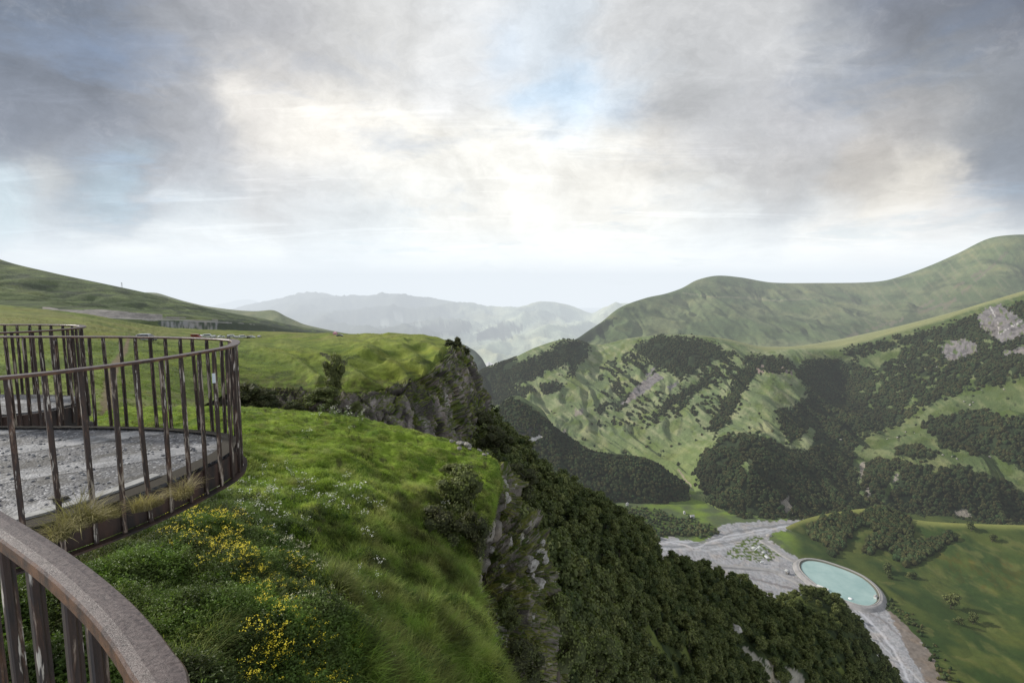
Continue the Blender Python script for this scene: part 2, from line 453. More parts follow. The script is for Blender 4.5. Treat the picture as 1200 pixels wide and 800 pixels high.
# puffs, rolls and wisps
n1 = N.noise(deckw, 1.3, 8, .58, .4)
n2 = N.noise(N.mp(deckw, (1.0, .45, 1), rot=(0, 0, .6)), 3.2, 7, .62, .6)
n3 = N.noise(N.mp(deck, (.35, 1.6, 1)), 2.0, 7, .6, .5)
hi = N.mr(dz, .0, .22)
det = N.m('ADD', N.m('MULTIPLY', N.m('SUBTRACT', n1, .5), .6), N.m('MULTIPLY', N.m('SUBTRACT', n2, .5), .4))
det = N.m('MULTIPLY', det, N.m('ADD', N.m('MULTIPLY', hi, .85), .18))
str_ = N.m('MULTIPLY', N.m('MULTIPLY', N.mr(n3, .55, .66, 0, 1, True), .13), N.mr(dz, .02, .12))
cc = N.vm('SCALE', cc, scale=N.m('ADD', N.m('ADD', det, str_), 1.0))
qn = N.vm('ADD', N.mp(q, (1.0, 1.0, 1.7)), N.vm('SCALE', N.vm('SUBTRACT', w1, (.5, .5, .5)), scale=.35))
n4 = N.noise(qn, 3.6, 12, .64, .25); n5 = N.noise(N.mp(qn, (1, 1, 2.0), rot=(0, R(-14), 0)), 8.0, 10, .68, .15)
cc = N.vm('SCALE', cc, scale=N.m('ADD', 1.0, N.m('ADD', N.m('MULTIPLY', N.m('SUBTRACT', n4, .5), N.mr(dz, .02, .2, .09, .62)), N.m('MULTIPLY', N.m('SUBTRACT', n5, .5), N.mr(dz, .02, .2, .10, .66)))))
cc = N.vm('MAXIMUM', cc, (.02, .02, .02))
cp = N.n('ShaderNodeGamma'); N.set(cp.inputs[0], cc); cp.inputs[1].default_value = 1.14; cc = cp.outputs[0]; cc = N.vm('DIVIDE', N.vm('SCALE', cc, scale=1.49), N.vm('ADD', N.vm('SCALE', cc, scale=.40), (1.0, .99, 1.0)))
puff = N.mr(n5, .54, .80, 0, .10, True)
cc = N.mix(N.m('MULTIPLY', puff, hi), cc, (1.0, .93, .86))
nt.links.new(cc, bg2.inputs[0]); SKYSTR = bg2
# boost close to the horizon, where the haze takes some of it away
nt.links.new(N.mr(dz, .13, -.02, 1.08, 1.36, True), bg2.inputs[1])
cov = N.mr(N.noise(deckw, .9, 7, .6), .34, .44, .72, 1.0)
mxs = N.n('ShaderNodeMixShader'); nt.links.new(cov, mxs.inputs[0]); nt.links.new(bg.outputs[0], mxs.inputs[1]); nt.links.new(bg2.outputs[0], mxs.inputs[2])
nt.links.new(mxs.outputs[0], out.inputs[0])
w.cycles.sampling_method = 'MANUAL'; w.cycles.sample_map_resolution = 512

# ================================================================== haze in the valley: a glowing, absorbing volume in place of scattered light
def haze_block(name, y0, y1, top, dist, hcol=(.86, .905, .945)):
    hz = MB(); hz.box(-16000, 16000, y0, y1, -1750, top)
    hm, nt, b = newmat(name); nt.nodes.remove(b); N = NB(nt); SIG = 1/dist
    ab = N.n('ShaderNodeVolumeAbsorption'); ab.inputs[0].default_value = (0, 0, 0, 1); ab.inputs[1].default_value = SIG
    em = N.n('ShaderNodeEmission'); em.inputs[0].default_value = hcol+(1,); em.inputs[1].default_value = SIG
    ad = N.n('ShaderNodeAddShader'); nt.links.new(ab.outputs[0], ad.inputs[0]); nt.links.new(em.outputs[0], ad.inputs[1])
    nt.links.new(ad.outputs[0], nt.nodes['Material Output'].inputs['Volume'])
    tag(hz.build(name, hm), kind='structure')
haze_block('haze', 350, 22000, 520, 19000.)
haze_block('distant_haze', 3900, 21900, 460, 9500., (.78, .86, .94))

# ================================================================== palette (albedo)
G_BRIGHT = np.array([.150, .215, .028]); G_MID = np.array([.085, .125, .022]); G_DARK = np.array([.035, .055, .014])
G_DRY = np.array([.20, .185, .065]); G_FAR = np.array([.100, .132, .058]); G_PALE = np.array([.180, .192, .104])
FOREST = np.array([.020, .030, .012]); ROCK = np.array([.20, .18, .155]); ROCK_D = np.array([.085, .075, .065]); SOIL = np.array([.10, .08, .055])
GRAVEL = np.array([.285, .29, .30]); SCREE = np.array([.33, .30, .28])
M_near = terrain_mat('meadow_ground', 1.2, .45, .8, .12)
M_mid = terrain_mat('plateau_ground', 6.0, .30, .7, .8)
M_rock = terrain_mat('rock_face', 2.2, .40, 1.0, .6)
M_far = terrain_mat('mountain_ground', 28.0, .28, .8, 6)
M_vfar = terrain_mat('range_ground', 160.0, .22, .7, 25)
M_floor = terrain_mat('valley_ground', 9.0, .22, .5, .6)

# ================================================================== distant ranges
def ridge_sheet(name, cols, base_v, base_Y, step, noise_amp, noise_len, colf, rows=3, mat=None, seed=1):
    top = [P(u, v, Y) for u, v, Y in cols]
    rr = []
    back = [tuple(P(u, v, Y)*1.2+np.array([0, 0, -.05*abs(Y)])) for u, v, Y in cols]
    rr.append([list(p)+[0] for p in back]); rr.append([list(p)+[0] for p in top])
    for k in range(1, rows+1):
        t = k/rows
        rr.append([list(np.array(p)*(1-t)+P(u, max(base_v, v+12), base_Y)*t+np.array([0, 0, -np.sin(t*math.pi)*Y*.004]))+[0] for p, (u, v, Y) in zip(top, cols)])
    s = Sheet(rr, step)
    x, y = s.p[..., 0]/noise_len, s.p[..., 1]/noise_len
    tt = np.clip((s.rowt-1)[:, None], 0, 1)
    n = ridged(x, y, 0, 6, seed)-.55
    s.disp(n*noise_amp*(.18+.82*smooth(0, .5, tt)))
    s.build(name, mat or M_vfar, colf(s))
    return s
def far_col(base, dark, seed, amt=.5, snow=None):
    def f(s):
        x, y, z = [s.p[..., i] for i in range(3)]; nn = s.normals()
        c = mixc(base, dark, smooth(-.05, .3, fbm(x/900, y/900, z/500, 4, seed))*amt)
        c = c*(1+.5*fbm(x/240, y/240, z/140, 4, seed+4))[..., None]
        return c
    return f
DK = np.array([.03, .05, .05])
ridge_sheet('far_range', [(-300, 362, 19000), (150, 364, 19000), (235, 360, 19000), (262, 355, 19000), (290, 351, 19000), (312, 357, 19000), (330, 361, 19000), (400, 366, 19000), (560, 366, 19000), (700, 364, 19000), (900, 360, 19000), (1300, 360, 19000)],
            400, 15000, 3, 220, 1500, far_col([.10, .13, .13], DK, 31, .4), seed=5)
def main_range_col(s):
    c = far_col([.17, .19, .13], DK, 41, .45)(s)
    u, v = s.uv()
    lit = smooth(470, 620, u+1.1*(v-370))  # sunlit slopes painted in: right part brightened, left part darkened
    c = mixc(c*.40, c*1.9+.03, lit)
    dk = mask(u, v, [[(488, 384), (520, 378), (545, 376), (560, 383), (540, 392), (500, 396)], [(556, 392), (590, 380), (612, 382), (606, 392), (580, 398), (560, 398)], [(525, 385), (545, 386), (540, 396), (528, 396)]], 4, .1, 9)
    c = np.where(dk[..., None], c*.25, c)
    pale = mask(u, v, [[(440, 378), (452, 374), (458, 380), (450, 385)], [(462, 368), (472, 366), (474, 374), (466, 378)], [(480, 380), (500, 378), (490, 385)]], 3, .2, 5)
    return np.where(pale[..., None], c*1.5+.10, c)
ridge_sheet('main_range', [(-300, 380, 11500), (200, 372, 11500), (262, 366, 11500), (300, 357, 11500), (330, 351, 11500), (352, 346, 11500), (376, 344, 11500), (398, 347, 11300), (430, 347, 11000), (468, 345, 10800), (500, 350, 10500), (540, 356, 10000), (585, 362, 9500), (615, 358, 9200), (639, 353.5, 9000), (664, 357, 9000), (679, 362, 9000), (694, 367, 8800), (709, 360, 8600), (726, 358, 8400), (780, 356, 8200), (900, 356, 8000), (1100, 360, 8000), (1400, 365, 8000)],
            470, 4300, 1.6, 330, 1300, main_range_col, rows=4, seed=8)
s = ridge_sheet('valley_spur', [(470, 395, 3000), (520, 398, 2950), (542, 403, 2900), (556, 411, 2800), (564, 419, 2750), (569, 427, 2700), (573, 434, 2650), (590, 447, 2600), (640, 480, 2500)],
            500, 2350, 2, 30, 160, far_col([.035, .05, .035], DK, 51, .4), rows=2, seed=12)
# pale river bars in the far valley
def valley_bar():
    pts = [(566, 428, 3900), (573, 424, 4100), (580, 428, 4000), (577, 431, 3900), (571, 433, 3700)]
    v = [P(u, vv-.5, Y-60) for u, vv, Y in pts]
    me = bpy.data.meshes.new('river_bar'); me.from_pydata([tuple(p) for p in v], [], [(0, 1, 2, 3, 4)])
    tag(link('river_bar', me, plain('pale_gravel', (.62, .6, .58), .9)), kind='structure')
valley_bar()

# ================================================================== high mountain behind the shelf
sk = [(655, 404, 2600), (675, 397, 2700), (690, 387, 2800), (705, 377, 2900), (727, 360, 3100), (757, 349, 3300), (780, 344, 3450), (799, 337.5, 3600), (817, 328, 3800), (840, 323, 3900), (868, 325, 4000), (905, 331, 4000), (960, 331.5, 4000), (1010, 331, 3900), (1040, 328, 3800), (1080, 315, 3600), (1120, 298, 3400), (1155, 281, 3200), (1180, 276, 3100), (1215, 276, 3050), (1280, 290, 3000), (1400, 330, 2900)]
rows = [[(u, v+12, Y+500) for u, v, Y in sk], sk]
bv = [(u, 425 if u < 1080 else 425-(u-1080)*.12, 2150) for u, v, Y in sk]
for t, sag in ((.3, .02), (.65, .045), (1, .0)):
    rows.append([tuple(P(*a)*(1-t)+P(*c)*t+np.array([0, 0, -sag*600]))+(0,) for a, c in zip(sk, bv)])
s7 = Sheet(rows, 1.5)
x, y, z = [s7.p[..., i] for i in range(3)]
tt = smooth(1.0, 1.8, s7.rowt)[:, None]
gul = ridged(x/330+fbm(x/300, y/300, 0, 2, 5)*.6, y/1500, 0, 4, 21)
s7.disp((-70*(1-gul)+12*fbm(x/160, y/260, 0, 4, 22))*tt - 8*np.abs(fbm(x/90, y/400, 0, 3, 3))*tt)
u, v = s7.uv(); x, y, z = [s7.p[..., i] for i in range(3)]
c = mixc(np.array([.080, .112, .048]), np.array([.135, .155, .074]), smooth(-.25, .35, fbm(x/260, y/600, z/90, 5, 25)))
c = mixc(c, np.array([.045, .065, .028]), .85*smooth(.0, .35, fbm(x/120, y/300, z/60, 5, 26)))
fl = fbm((u+(v-330)*np.where(u > 900, -.9, .5))/5.5, v/26, 0, 4, 28)
c = c*(1+.32*fl)[..., None]; c = mixc(c, np.array([.15, .14, .085]), .5*smooth(.15, .4, fl)*smooth(900, 1000, u))
c = mixc(c, G_PALE, .8*smooth(398, 412, v+.02*(u-800)))
c = c*(1-.45*smooth(900, 1150, u)*smooth(300, 360, v)*.6)[..., None]
fm = mask(u, v, [[(670, 399), (680, 390), (698, 384), (708, 376), (720, 374), (718, 381), (706, 390), (696, 397), (684, 402)]], 3, .15, 4)
c = np.where(fm[..., None], FOREST*1.3, c)
for (a, b_) in (((1095, 372), (1180, 296)), ((1040, 384), (1150, 318)), ((985, 398), (1120, 352))):
    d = pathdist(u, v+2*fbm(u/9, v/9, 0, 2, 2), [a, b_]); c = mixc(c, [.12, .10, .075], .6*(d < 1.5)*(fbm(u/14, v/14, 0, 2, 7) > -.1))
trk = pathdist(u, v+1.5*fbm(u/20, 0, 0, 2, 6), [(800, 343), (840, 348), (880, 349), (905, 352), (950, 350)])
c = mixc(c, [.22, .21, .13], .55*(trk < .9))
s7.build('high_mountain', M_far, c)

# ================================================================== opposite mountain face
ZF0 = -412.0
cols_u = None
rowsL5 = [
 [(535, 470, 2050), (566, 448, 2100), (600, 436, 2100), (630, 424, 2100), (665, 414, 2100), (700, 418, 2150), (740, 410, 2150), (800, 402, 2150), (850, 398, 2200), (890, 405, 2300), (930, 405.5, 2350), (980, 398, 2300), (1040, 385, 2200), (1100, 370, 2100), (1150, 356, 2000), (1200, 341, 1900), (1300, 312, 1800)],
 [(535, 455, 1750), (568, 432, 1800), (600, 420, 1800), (630, 406, 1800), (665, 397, 1800), (700, 404, 1850), (740, 396, 1750), (800, 392, 1650), (850, 399, 1600), (890, 409.5, 1550), (930, 409.5, 1500), (980, 409, 1480), (1040, 394, 1450), (1100, 377, 1400), (1150, 360, 1350), (1200, 346, 1300), (1300, 320, 1200)],
 [(535, 480, 1660), (575, 462, 1660), (605, 448, 1640), (635, 436, 1640), (668, 428, 1630), (700, 432, 1640), (740, 430, 1560), (800, 428, 1470), (850, 430, 1400), (890, 436, 1340), (925, 438, 1340), (985, 446, 1400), (1040, 432, 1330), (1100, 420, 1250), (1150, 408, 1200), (1200, 396, 1160), (1300, 380, 1080)],
 [(535, 520, 1500), (580, 500, 1480), (610, 490, 1450), (640, 485, 1420), (670, 480, 1400), (705, 482, 1380), (745, 485, 1330), (800, 486, 1260), (850, 486, 1200), (890, 488, 1150), (918, 492, 1150), (975, 505, 1140), (1040, 500, 1140), (1100, 490, 1060), (1150, 480, 1020), (1200, 470, 980), (1300, 460, 920)],
 [(535, 560, 1350), (590, 545, 1300), (620, 535, 1270), (650, 530, 1240), (680, 528, 1210), (710, 530, 1190), (750, 535, 1150), (800, 540, 1100), (835, 522, 1050), (880, 520, 1010), (930, 530, 1020), (985, 560, 965), (1040, 540, 990), (1100, 538, 940), (1150, 540, 920), (1200, 545, 890), (1300, 540, 840)],
 [(535, 620, 1060), (590, 605, 1060), (620, 595, 1060), (650, 592, 1060), (690, 585, 1060), (720, 580, 1050), (760, 585, 1020), (800, 590, 1000), (830, 602, 960), (880, 608, 915), (925, 611, 905), (980, 606, 920), (1040, 604, 880), (1100, 606, 850), (1150, 610, 830), (1200, 614, 800), (1300, 620, 770)],
 [(535, 640, 950), (590, 640, 930), (620, 640, 900), (650, 640, 890), (690, 640, 880), (720, 640, 870), (760, 640, 860), (800, 640, 860), (830, 640, 860), (880, 635, 845), (925, 640, 840), (980, 640, 850), (1040, 650, 820), (1100, 660, 800), (1150, 670, 780), (1200, 680, 750), (1300, 690, 720)]]
for k_, dz_ in ((5, 3.0), (6, -14.0)):
    rowsL5[k_] = [q_ if q_[0] < 800 else tuple(onplane(q_[0], q_[1] if k_ == 5 else q_[1]-8, ZF0+dz_))+(0,) for q_ in rowsL5[k_]]
s5 = Sheet(rowsL5, 1.25)
x, y, z = [s5.p[..., i] for i in range(3)]
rt = s5.rowt[:, None]
amp = smooth(.9, 1.6, rt)*smooth(5.4, 4.6, rt)
u, v = s5.uv()
# gullies run down the fall line; slope lines slant to the lower left on the fan
gx = x*.95+y*.30
s5.disp(amp*(-34*ridged(gx/80+fbm(x/150, y/150, 0, 2, 61)*.7, y/700, 0, 4, 62)+16*fbm(x/130, y/130, 0, 5, 63)))
x, y, z = [s5.p[..., i] for i in range(3)]; u, v = s5.uv(); nn5 = s5.normals()
A5 = [(560, 445), (563, 432), (580, 428), (590, 421), (602, 419), (612, 424), (630, 417), (645, 410), (660, 400), (680, 398), (690, 404), (688, 415), (678, 428), (670, 440), (665, 443), (670, 425), (660, 427), (640, 434), (632, 440), (615, 447), (600, 455), (585, 466), (565, 472)]
F5 = [A5,
 [(560, 470), (590, 462), (612, 452), (625, 455), (610, 466), (585, 474), (565, 480)],
 [(633, 452), (645, 449), (658, 455), (648, 461), (636, 459)],
 [(742, 405), (765, 396), (800, 395), (830, 401), (853, 411), (838, 422), (815, 436), (797, 442), (783, 434), (770, 430), (756, 422)],
 [(768, 479), (800, 458), (842, 431), (848, 435), (806, 466), (772, 485)],
 [(716, 474), (735, 462), (745, 465), (724, 480)], [(697, 480), (712, 471), (716, 474), (700, 483)],
 [(876, 418), (888, 420), (880, 440), (874, 454), (866, 470), (860, 482), (850, 494), (840, 502), (832, 507), (830, 504), (842, 482), (854, 463), (860, 446), (868, 436)],
 [(874, 418), (890, 416), (915, 419), (930, 424), (933, 433), (915, 437), (895, 435), (880, 441)],
 [(934, 438), (940, 423), (965, 419), (1000, 424), (1030, 438), (1055, 448), (1076, 453), (1062, 470), (1075, 480), (1050, 498), (1030, 503), (1012, 512), (1005, 507), (1000, 520), (998, 545), (1000, 575), (960, 545), (950, 530), (925, 520), (914, 500), (913, 480), (930, 475), (947, 465), (944, 450)],
 [(815, 555), (820, 538), (828, 526), (850, 511), (862, 510), (885, 513), (910, 520), (935, 528), (955, 533), (990, 540), (1003, 560), (1010, 590), (1012, 618), (975, 618), (930, 614), (890, 611), (862, 606), (845, 597), (830, 587), (822, 572)],
 [(985, 412), (1010, 405), (1060, 393), (1100, 383), (1140, 371), (1200, 352), (1290, 330), (1290, 420), (1250, 430), (1200, 440), (1170, 452), (1150, 450), (1120, 462), (1095, 474), (1076, 478), (1050, 453), (1030, 436), (1010, 424)],
 [(1078, 498), (1116, 484), (1160, 480), (1175, 492), (1200, 488), (1290, 480), (1290, 560), (1200, 552), (1168, 534), (1150, 530), (1104, 526), (1096, 510)],
 [(1050, 526), (1072, 522), (1100, 531), (1098, 536), (1050, 535)],
 [(1014, 544), (1040, 539), (1058, 541), (1046, 552), (1036, 580), (1024, 596), (1012, 588), (1010, 566)],
 [(1056, 542), (1080, 542), (1092, 556), (1112, 547), (1134, 551), (1160, 563), (1186, 568), (1200, 582), (1290, 600), (1290, 640), (1200, 625), (1060, 615), (1024, 600), (1036, 585), (1050, 570)]]
HOLES5 = [[(950, 499), (957, 504), (949, 528), (926, 521)], [(1104, 405), (1115, 399), (1130, 396), (1143, 402), (1144, 412), (1126, 419), (1114, 425), (1106, 415)],
 [(1144, 372), (1158, 360), (1172, 357), (1184, 365), (1200, 375), (1205, 390), (1175, 401), (1165, 396), (1150, 385)], [(1174, 411), (1200, 405), (1215, 405), (1200, 414), (1180, 418)],
 [(1003, 420), (1025, 414), (1050, 408), (1060, 404), (1050, 418), (1034, 426), (1028, 434), (1012, 428)],
 [(1100, 470), (1150, 458), (1200, 450), (1290, 440), (1290, 478), (1200, 486), (1150, 478), (1116, 484), (1092, 490)],
 [(868, 545), (878, 535), (884, 540), (872, 560)], [(1048, 549), (1054, 552), (1042, 580), (1034, 590), (1030, 588)]]
R5 = [HOLES5[1], HOLES5[2], HOLES5[3]]
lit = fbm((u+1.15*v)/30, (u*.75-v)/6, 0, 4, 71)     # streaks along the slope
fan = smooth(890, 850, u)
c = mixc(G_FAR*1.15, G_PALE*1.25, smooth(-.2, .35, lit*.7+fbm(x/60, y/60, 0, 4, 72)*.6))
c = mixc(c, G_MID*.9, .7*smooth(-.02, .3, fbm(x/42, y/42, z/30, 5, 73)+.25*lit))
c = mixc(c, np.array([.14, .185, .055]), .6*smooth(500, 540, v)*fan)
c = mixc(c, c*np.array([.60, .64, .54]), smooth(920, 1020, u)*smooth(398, 410, v-(-(u-980)*.28*(u > 980))))  # cloud shadow over the right flank, painted into the colour
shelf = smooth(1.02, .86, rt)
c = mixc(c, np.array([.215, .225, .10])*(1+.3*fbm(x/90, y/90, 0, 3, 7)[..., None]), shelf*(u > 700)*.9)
jit = np.random.default_rng(3).normal(0, 2.2, u.shape)*(fbm(u/9, v/9, 0, 2, 55) > -.1)
forest5 = mask(u+jit, v+jit[::-1, ::-1]*.7, F5, 3.2, .22, 3) & ~mask(u, v, HOLES5, 1.2, .2, 8)
streak = mask(u, v, [[(700, 430), (765, 395), (860, 410), (880, 430), (850, 500), (800, 500), (700, 500)]], 2, .1, 4) & (fbm((u+1.3*v)/34+fbm(u/20, v/20, 0, 2, 6), (u*.75-v)/4.2+1.6*fbm(u/15, v/15, 4, 3, 6), 0, 4, 79) > .20-.24*smooth(455, 400, v)) & (v < 505)
scrub = (fbm(u/7, v/4.5, 0, 3, 81) > .42+.22*smooth(520, 560, v)) & (u > 640) & (v > 430) & (v < 560)
bare = mask(u, v, [[(728, 475), (742, 455), (752, 447), (768, 436), (778, 443), (765, 452), (750, 463), (736, 472)], [(755, 439), (770, 428), (771, 431), (758, 441)], [(783, 452), (796, 444), (792, 452), (785, 458)]], 1.6, .3, 5)
forest5 &= ~bare; forest5 |= (streak & ~bare)
right = (u > 985) & (v > 398)
openr = (fbm(u/11, v/6, 0, 4, 91) > .22) & right & (v < 480) & (v > 412-(u-980)*.25)
forest5 &= ~openr
rock5 = (mask(u+jit*.6, v, R5, 2.2, .3, 8) & (fbm(u/6, v/5, 0, 4, 88) < .24)) | bare
slip = mask(u, v, [[(1008, 542), (1015, 541), (1013, 558), (1009, 560), (1007, 552)], [(1015, 570), (1019, 568), (1021, 578), (1015, 587)], [(1049, 556), (1054, 553), (1050, 564), (1046, 566)], [(1120, 598), (1132, 597), (1140, 606), (1118, 608)], [(915, 585), (925, 580), (930, 600), (918, 602)], [(658, 505), (664, 502), (662, 512), (655, 512)], [(672, 482), (684, 478), (682, 486), (674, 488)]], 1.5, .35, 6)
c = np.where(forest5[..., None], FOREST*(1.1+.6*fbm(x/25, y/25, 0, 2, 5)[..., None]), c)
c = np.where((scrub & ~forest5)[..., None], c*.45, c)
rk = ridged(x/14, z/9, y/14, 4, 77)
c = np.where(rock5[..., None], SCREE*np.array([.50, .51, .55])*(.35+.95*rk[..., None]), c)
c = np.where(slip[..., None], np.array([.20, .18, .15])*(.8+.4*rk[..., None]), c)
uw = u+1.6*fbm(u/5, v/5, 0, 3, 3); vw = v+1.6*fbm(u/5, v/5, 7, 3, 3)
wf = pathdist(uw, vw, [(1160, 360), (1168, 374), (1171, 390)]); wf2 = pathdist(uw, vw, [(1171, 391), (1186, 382), (1198, 376)])
c = np.where((((wf < .7) | (wf2 < .9)) & (fbm(u/3, v/3, 0, 2, 3) > -.15))[..., None], np.array([.36, .345, .33]), c)
pk = mask(u, v, [[(882, 428), (930, 430), (930, 437), (905, 437), (884, 436)]], 2, .3, 9) & (fbm(u/4, v/5, 0, 3, 9) > .05)
c = np.where(pk[..., None], np.array([.18, .14, .125]), c)
pth = pathdist(u, v, [(795, 550), (803, 562), (810, 568), (808, 590)]); c = np.where((pth < .8)[..., None], np.array([.24, .21, .15]), c)
forest5 &= fbm((u+.6*v)/11, v/16, 0, 4, 83) < .19
forest5[rock5 | slip] = False
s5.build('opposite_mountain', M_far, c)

# ================================================================== wooded spur in the valley
crest = [(540, 500, 1230), (560, 492, 1220), (577, 483, 1200), (592, 469, 1180), (607, 464, 1165), (622, 472, 1150), (636, 481, 1130), (648, 498, 1110), (662, 508, 1095), (690, 526, 1060), (710, 531, 1040), (735, 533, 1020), (760, 538, 1000), (774, 545, 990), (787, 555, 980), (800, 563, 975), (808, 569, 970)]
basev = [(540, 620, 930), (560, 620, 930), (580, 620, 930), (600, 615, 935), (620, 605, 940), (640, 595, 950), (660, 580, 960), (672, 575, 965), (690, 573, 965), (712, 577, 955), (730, 581, 950), (745, 585, 945), (762, 590, 940), (776, 592, 938), (790, 584, 950), (800, 575, 960), (806, 571, 966)]
mid = [tuple((P(*a)*.5+P(*b_)*.5)+np.array([0, -8, 6.]))+(0,) for a, b_ in zip(crest, basev)]
s5b = Sheet([[tuple(P(*a)*1.06+np.array([0, 0, -60]))+(0,) for a in crest], [tuple(P(*a)*1.012+np.array([0, 0, -2]))+(0,) for a in crest], crest, mid, basev, [tuple(P(*a)+np.array([0, -10, -25]))+(0,) for a in basev]], 1.4)
x, y = s5b.p[..., 0], s5b.p[..., 1]
s5b.disp((-7*ridged(x/38+y/200, y/90, 0, 3, 62)+5*fbm(x/40, y/40, 0, 4, 63))*smooth(1.9, 2.6, s5b.rowt)[:, None]*smooth(4.0, 3.6, s5b.rowt)[:, None])
u, v = s5b.uv()
forest5b = np.ones(u.shape, bool)
rk = mask(u, v, [[(618, 514), (634, 509), (636, 513), (622, 520), (614, 520)]], 1.2, .3, 5)
gr = (mask(u, v, [[(600, 466), (612, 462), (640, 482), (650, 498), (642, 492), (620, 474)]], 1.0, .3, 5)) | ((fbm(x/30, y/30, 0, 3, 5) > .5)) | (s5b.rowt[:, None] < 1.9)
forest5b &= ~(rk | gr)
dim = mask(u, v, [[(590, 500), (630, 495), (655, 510), (640, 530), (600, 530)]], 5, .1, 5)
c = np.where(forest5b[..., None], FOREST*1.1, G_FAR*.8); c = np.where(dim[..., None] & ~gr[..., None], np.array([.05, .05, .04]), c); c = np.where(rk[..., None], np.array([.5, .48, .45]), c)
s5b.build('wooded_spur', M_far, c)

# ================================================================== valley floor
ZF = -412.0
gu = np.arange(480, 1290, 1.6); gv = np.concatenate([np.arange(566, 640, .8), np.arange(640, 900, 1.5)])
UU, VV = np.meshgrid(gu, gv)
a = (UU-600)/F0; b_ = (400-VV)/F0
dd = np.stack([a, CP+b_*SP, -SP+b_*CP], -1); pp = dd*(ZF/dd[..., 2])[..., None]
sf = Sheet.__new__(Sheet); sf.p = pp; sf.rowt = np.arange(len(gv)); sf.colt = np.arange(len(gu))
x, y = pp[..., 0], pp[..., 1]
sf.p[..., 2] += 1.2*fbm(x/30, y/30, 0, 4, 33)+3*fbm(x/120, y/120, 0, 2, 34)*smooth(760, 700, UU)
river = [[(740, 660), (758, 640), (765, 630), (786, 629), (800, 632), (822, 636), (838, 626), (845, 614), (868, 612), (900, 610), (940, 608), (972, 606), (968, 618), (950, 616), (930, 620), (918, 622), (903, 625), (902, 632), (920, 645), (935, 652), (932, 664), (940, 672), (958, 684), (985, 705), (1005, 708), (1030, 705), (1045, 720), (1075, 745), (1095, 770), (1115, 805), (1150, 900), (1000, 900), (1000, 720), (940, 700), (900, 700), (760, 700)]]
u, v = UU, VV
c = mixc(G_FAR*.75, np.array([.13, .19, .03]), smooth(-.3, .4, fbm(x/40, y/40, 0, 4, 35)))
scr = mask(u, v, [[(600, 580), (690, 585), (720, 592), (760, 596), (800, 606), (838, 615), (840, 624), (815, 630), (790, 628), (760, 634), (700, 620)]], 3, .1, 5)
c = np.where(scr[..., None], mixc(G_DARK*1.2, G_MID, smooth(-.3, .3, fbm(x/9, y/9, 0, 3, 8))), c)
hc_ = mixc(np.array([.028, .050, .012]), np.array([.060, .078, .018]), smooth(-.25, .35, fbm(x/38, y/60, 0, 5, 13))); c = mixc(c, hc_, smooth(915, 945, u))
rm = mask(u, v, river, 1.6, .2, 5)
gcol = mixc(GRAVEL*.85, GRAVEL*np.array([1.0, .96, .95])*1.05, smooth(-.3, .3, fbm(x/9, y/4, 0, 5, 41)))
gcol = mixc(gcol, np.array([.20, .19, .195]), .8*smooth(.12, .3, fbm((x+.6*y)/4+fbm(x/20,y/20,0,2,4)*2, (y-.5*x)/22, 0, 5, 42)))
gcol = gcol*(1+.45*fbm(x/2.5, y/2.5, 0, 3, 44))[..., None]
for bk_ in range(5):
    br_ = pathdist(u+5*fbm(u/22, v/9, bk_*3, 3, 50+bk_), v+3.2*fbm(u/17, v/12, bk_*5, 3, 60+bk_), [(765, 636+bk_*4), (830, 634+bk_*5), (900, 622+bk_*6), (940, 612+bk_*9)] if bk_ < 3 else [(940, 690), (1000, 712), (1035, 740+bk_*4), (1060+bk_*5, 800)])
    gcol = mixc(gcol, [.13, .135, .14] if bk_ % 2 else [.40, .41, .43], .7*smooth(1.1, .4, br_))
gcol = mixc(gcol, np.array([.36, .35, .37]), .7*smooth(.78, .95, ridged((x+.5*y)/9, (y-.4*x)/60, 0, 4, 43)))
c = np.where(rm[..., None], gcol, c)
# braided channels
for pl, wd, cl in (([(770, 640), (800, 640), (835, 632), (862, 622), (900, 617), (940, 612), (972, 610)], 1.3, (.16, .165, .175)), ([(780, 633), (815, 642), (850, 628), (885, 622), (925, 616)], .8, (.42, .42, .44)), ([(800, 660), (850, 672), (900, 682), (940, 692)], 1.2, (.15, .14, .145)), ([(850, 680), (880, 690), (905, 694)], 1.4, (.14, .13, .13)), ([(1005, 715), (1030, 738), (1050, 765), (1066, 800)], 1.6, (.42, .42, .44)), ([(1010, 712), (1040, 730), (1066, 760), (1085, 800)], 1.0, (.16, .15, .15))):
    d = pathdist(u+2.5*fbm(u/16, v/10, 0, 3, 3), v+2.0*fbm(u/14, v/14, 5, 3, 4), pl)
    c = mixc(c, cl, .85*smooth(wd*1.2, wd*.5, d))
gp = mask(u, v, [[(852, 645), (862, 638), (878, 628), (890, 627), (905, 640), (918, 650), (905, 655), (890, 658), (868, 655), (850, 652)], [(926, 664), (934, 656), (945, 668), (958, 684), (948, 685), (936, 676)]], 1.5, .3, 7) & (fbm(x/6, y/6, 0, 3, 12) > .0)
c = np.where(gp[..., None], G_MID*.8, c)
r2 = mask(u, v, [[(1040, 712), (1075, 745), (1095, 770), (1115, 805), (1090, 805), (1065, 765)]], 2, .2, 7); c = np.where(r2[..., None], np.array([.17, .145, .125])*(1+.5*fbm(x/5, y/5, 0, 3, 2)[..., None]), c)
rv = rm
sf.build('valley_floor', M_floor, c)
